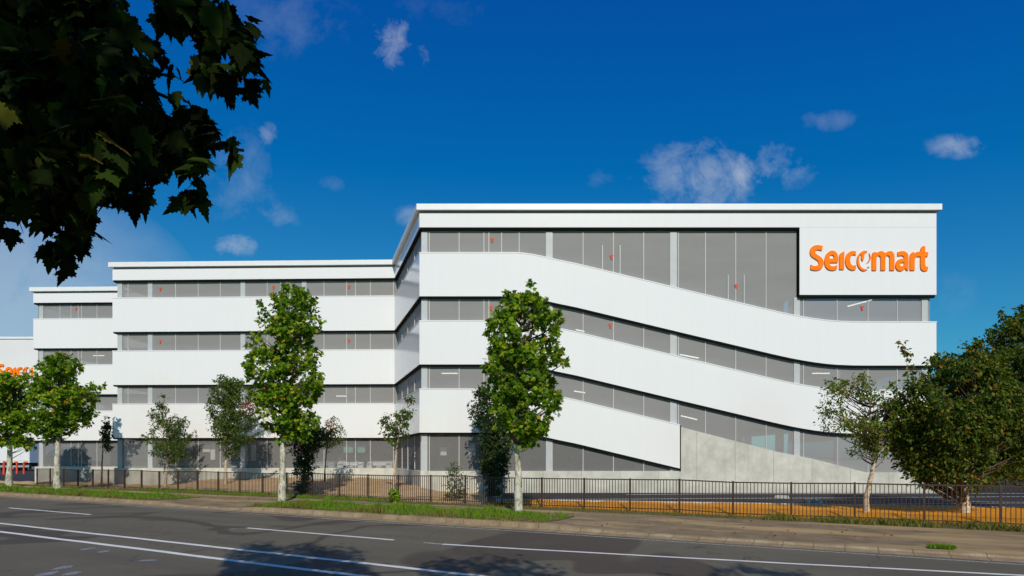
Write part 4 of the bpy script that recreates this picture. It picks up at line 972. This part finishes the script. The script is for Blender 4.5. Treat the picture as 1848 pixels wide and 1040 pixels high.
for (x, y, n, cr, D) in [(272, 5, 4, .10, 3.8), (318, 12, 5, .10, 3.8), (352, 12, 4, .08, 3.9), (392, 25, 4, .08, 3.9), (398, 72, 6, .08, 3.9), (425, 85, 7, .09, 3.9), (440, 70, 5, .07, 3.9), (368, 80, 4, .07, 3.9), (375, 100, 4, .07, 3.9), (452, 105, 3, .05, 3.9),
                         (300, 150, 5, .09, 3.9), (330, 210, 6, .10, 3.8), (360, 215, 3, .06, 3.8), (385, 240, 2, .05, 3.8), (330, 270, 6, .10, 3.8), (300, 290, 5, .10, 3.8), (355, 300, 5, .07, 3.8), (360, 335, 3, .05, 3.8), (422, 290, 2, .04, 3.8), (405, 280, 2, .03, 3.8),
                         (250, 320, 4, .09, 3.9), (200, 340, 4, .08, 3.9), (180, 345, 4, .08, 3.9), (205, 365, 2, .05, 3.9), (100, 385, 5, .08, 4.0), (135, 390, 5, .07, 4.0), (80, 400, 4, .06, 4.0), (95, 425, 4, .06, 4.0), (105, 455, 4, .05, 4.0), (145, 405, 3, .05, 4.0), (100, 470, 2, .03, 4.0),
                         (20, 365, 5, .07, 4.0), (0, 380, 3, .05, 4.0), (35, 350, 5, .08, 4.0), (60, 360, 3, .07, 4.0)]:
    addc(x, y - 25, D, n, cr)
n_view = int(sum(NL))
def blob(cx, cy, cz, rx, ry, rz, n, per=8, cr=.3):
    for _ in range(n):
        v = r.normal(0, 1, 3); v /= np.linalg.norm(v); v *= r.uniform(0, 1) ** .4
        p = (cx + rx * v[0], cy + ry * v[1], cz + rz * v[2])
        if p[1] > .3 and (p[2] - EYE) < .78 * p[1] + .35 and -1.25 * p[1] < p[0]: continue
        C.append((*p, cr)); NL.append(per)
blob(-2.8, .2, 7.0, 2.0, 2.4, 1.4, 330); blob(-2.7, -.6, 9.2, 1.9, 1.8, 1.2, 240); blob(-2.6, -2.5, 8.2, 2.0, 1.8, 1.6, 170)
blob(1.4, -.5, 8.4, 1.7, 1.3, 1.1, 170); blob(5.9, -.8, 7.9, 2.0, 1.2, .7, 150); blob(-4.6, 1.5, 8.0, 1.0, 1.5, 1.4, 110)
C = np.array(C); NL = np.array(NL); idx = np.repeat(np.arange(len(C)), NL); n = len(idx)
off = r.normal(0, 1, (n, 3)); off /= np.linalg.norm(off, axis=1, keepdims=True); off *= (r.uniform(0, 1, n) ** .6)[:, None] * C[idx, 3][:, None]
P = C[idx, :3] + off
# leaves pruned so the unseen crown casts a chosen shadow outline on the near lanes
sl = P[:, 2] / math.tan(SUN_EL); xs = P[:, 0] - sl * math.sin(SUN_AZ); ys_ = np.maximum(.5, P[:, 1] + sl * math.cos(SUN_AZ))
pxs = 924 + F_PX * xs / ys_; pys = 825 + F_PX * EYE / ys_
lim = np.interp(pxs, [395, 405, 440, 500, 520, 560, 600, 620, 650, 690, 735, 760, 780, 800, 815, 860, 930, 1010, 1040, 1170, 1190, 1240, 1330, 1440, 1530],
                [1300, 1010, 985, 972, 985, 974, 992, 982, 990, 1060, 1050, 1004, 1000, 996, 1006, 998, 1010, 1026, 1060, 1060, 1012, 1020, 1024, 1034, 1070])
inview = np.arange(n) < n_view
jit = r.normal(0, 7, len(C))[idx] + r.normal(0, 3, len(idx)); lim = lim + jit
keep = np.where(inview, (pys > np.minimum(lim, 984)) | (pxs < 395), (pys > lim) | (ys_ < 9.6)) & (r.uniform(0, 1, len(idx)) < np.where(inview, 1, .8))
P = P[keep]; n = len(P)
nr = r.normal(0, .6, (n, 3)) + np.array([.2, -.7, .35]); tip = r.normal(0, .38, (n, 3)); tip[:, 2] -= 1.5
leaves_mesh('crown', 'big', P, r.uniform(.075, .155, n), nr, tip, M['plane_leaf_shade'], fg)
m = MB(); m.tube([(-5.5, -5.5, -.1), (-5.45, -5.5, 1.5), (-5.3, -5.3, 3.5), (-4.8, -4.4, 5.8), (-3.8, -2.4, 8.2), (-2.9, -.8, 9.6)], [.26, .22, .20, .17, .12, .06], 12); m.build('trunk', M['plane_bark'], fg, smooth=True)
m = MB()
for pts, w in [([(-4.7, -4.3, 5.9), (-3.9, -1, 6.3), (-3.5, 2, 5.6), tuple(W(120, 120, 4.2)), tuple(W(260, 215, 3.9)), tuple(W(350, 260, 3.8)), tuple(W(440, 272, 3.8))], .06),
               ([(-4.2, -3.2, 7.2), (-3, 0, 6.9), tuple(W(180, -60, 3.9)), tuple(W(330, 10, 3.8)), tuple(W(430, 60, 3.9))], .05),
               ([tuple(W(30, 130, 4.2)), tuple(W(70, 260, 4.1)), tuple(W(108, 350, 4.0)), tuple(W(125, 400, 4.0))], .02),
               ([(-3.6, -2.0, 8.4), (-1.6, -1.5, 8.6), (.4, -.8, 8.6), (1.8, -.4, 8.5)], .06), ([(-3.9, -2.6, 8.0), (1, -1.8, 8.2), (4, -1.2, 8.1), (7, -.8, 7.9)], .07),
               ([tuple(W(230, 190, 4)), tuple(W(300, 215, 3.9)), tuple(W(350, 232, 3.85))], .008)]:
    m.tube(pts, [w * (1 - .85 * i / (len(pts) - 1)) for i in range(len(pts))], 6)
m.build('branches', M['dark_bark'], fg)
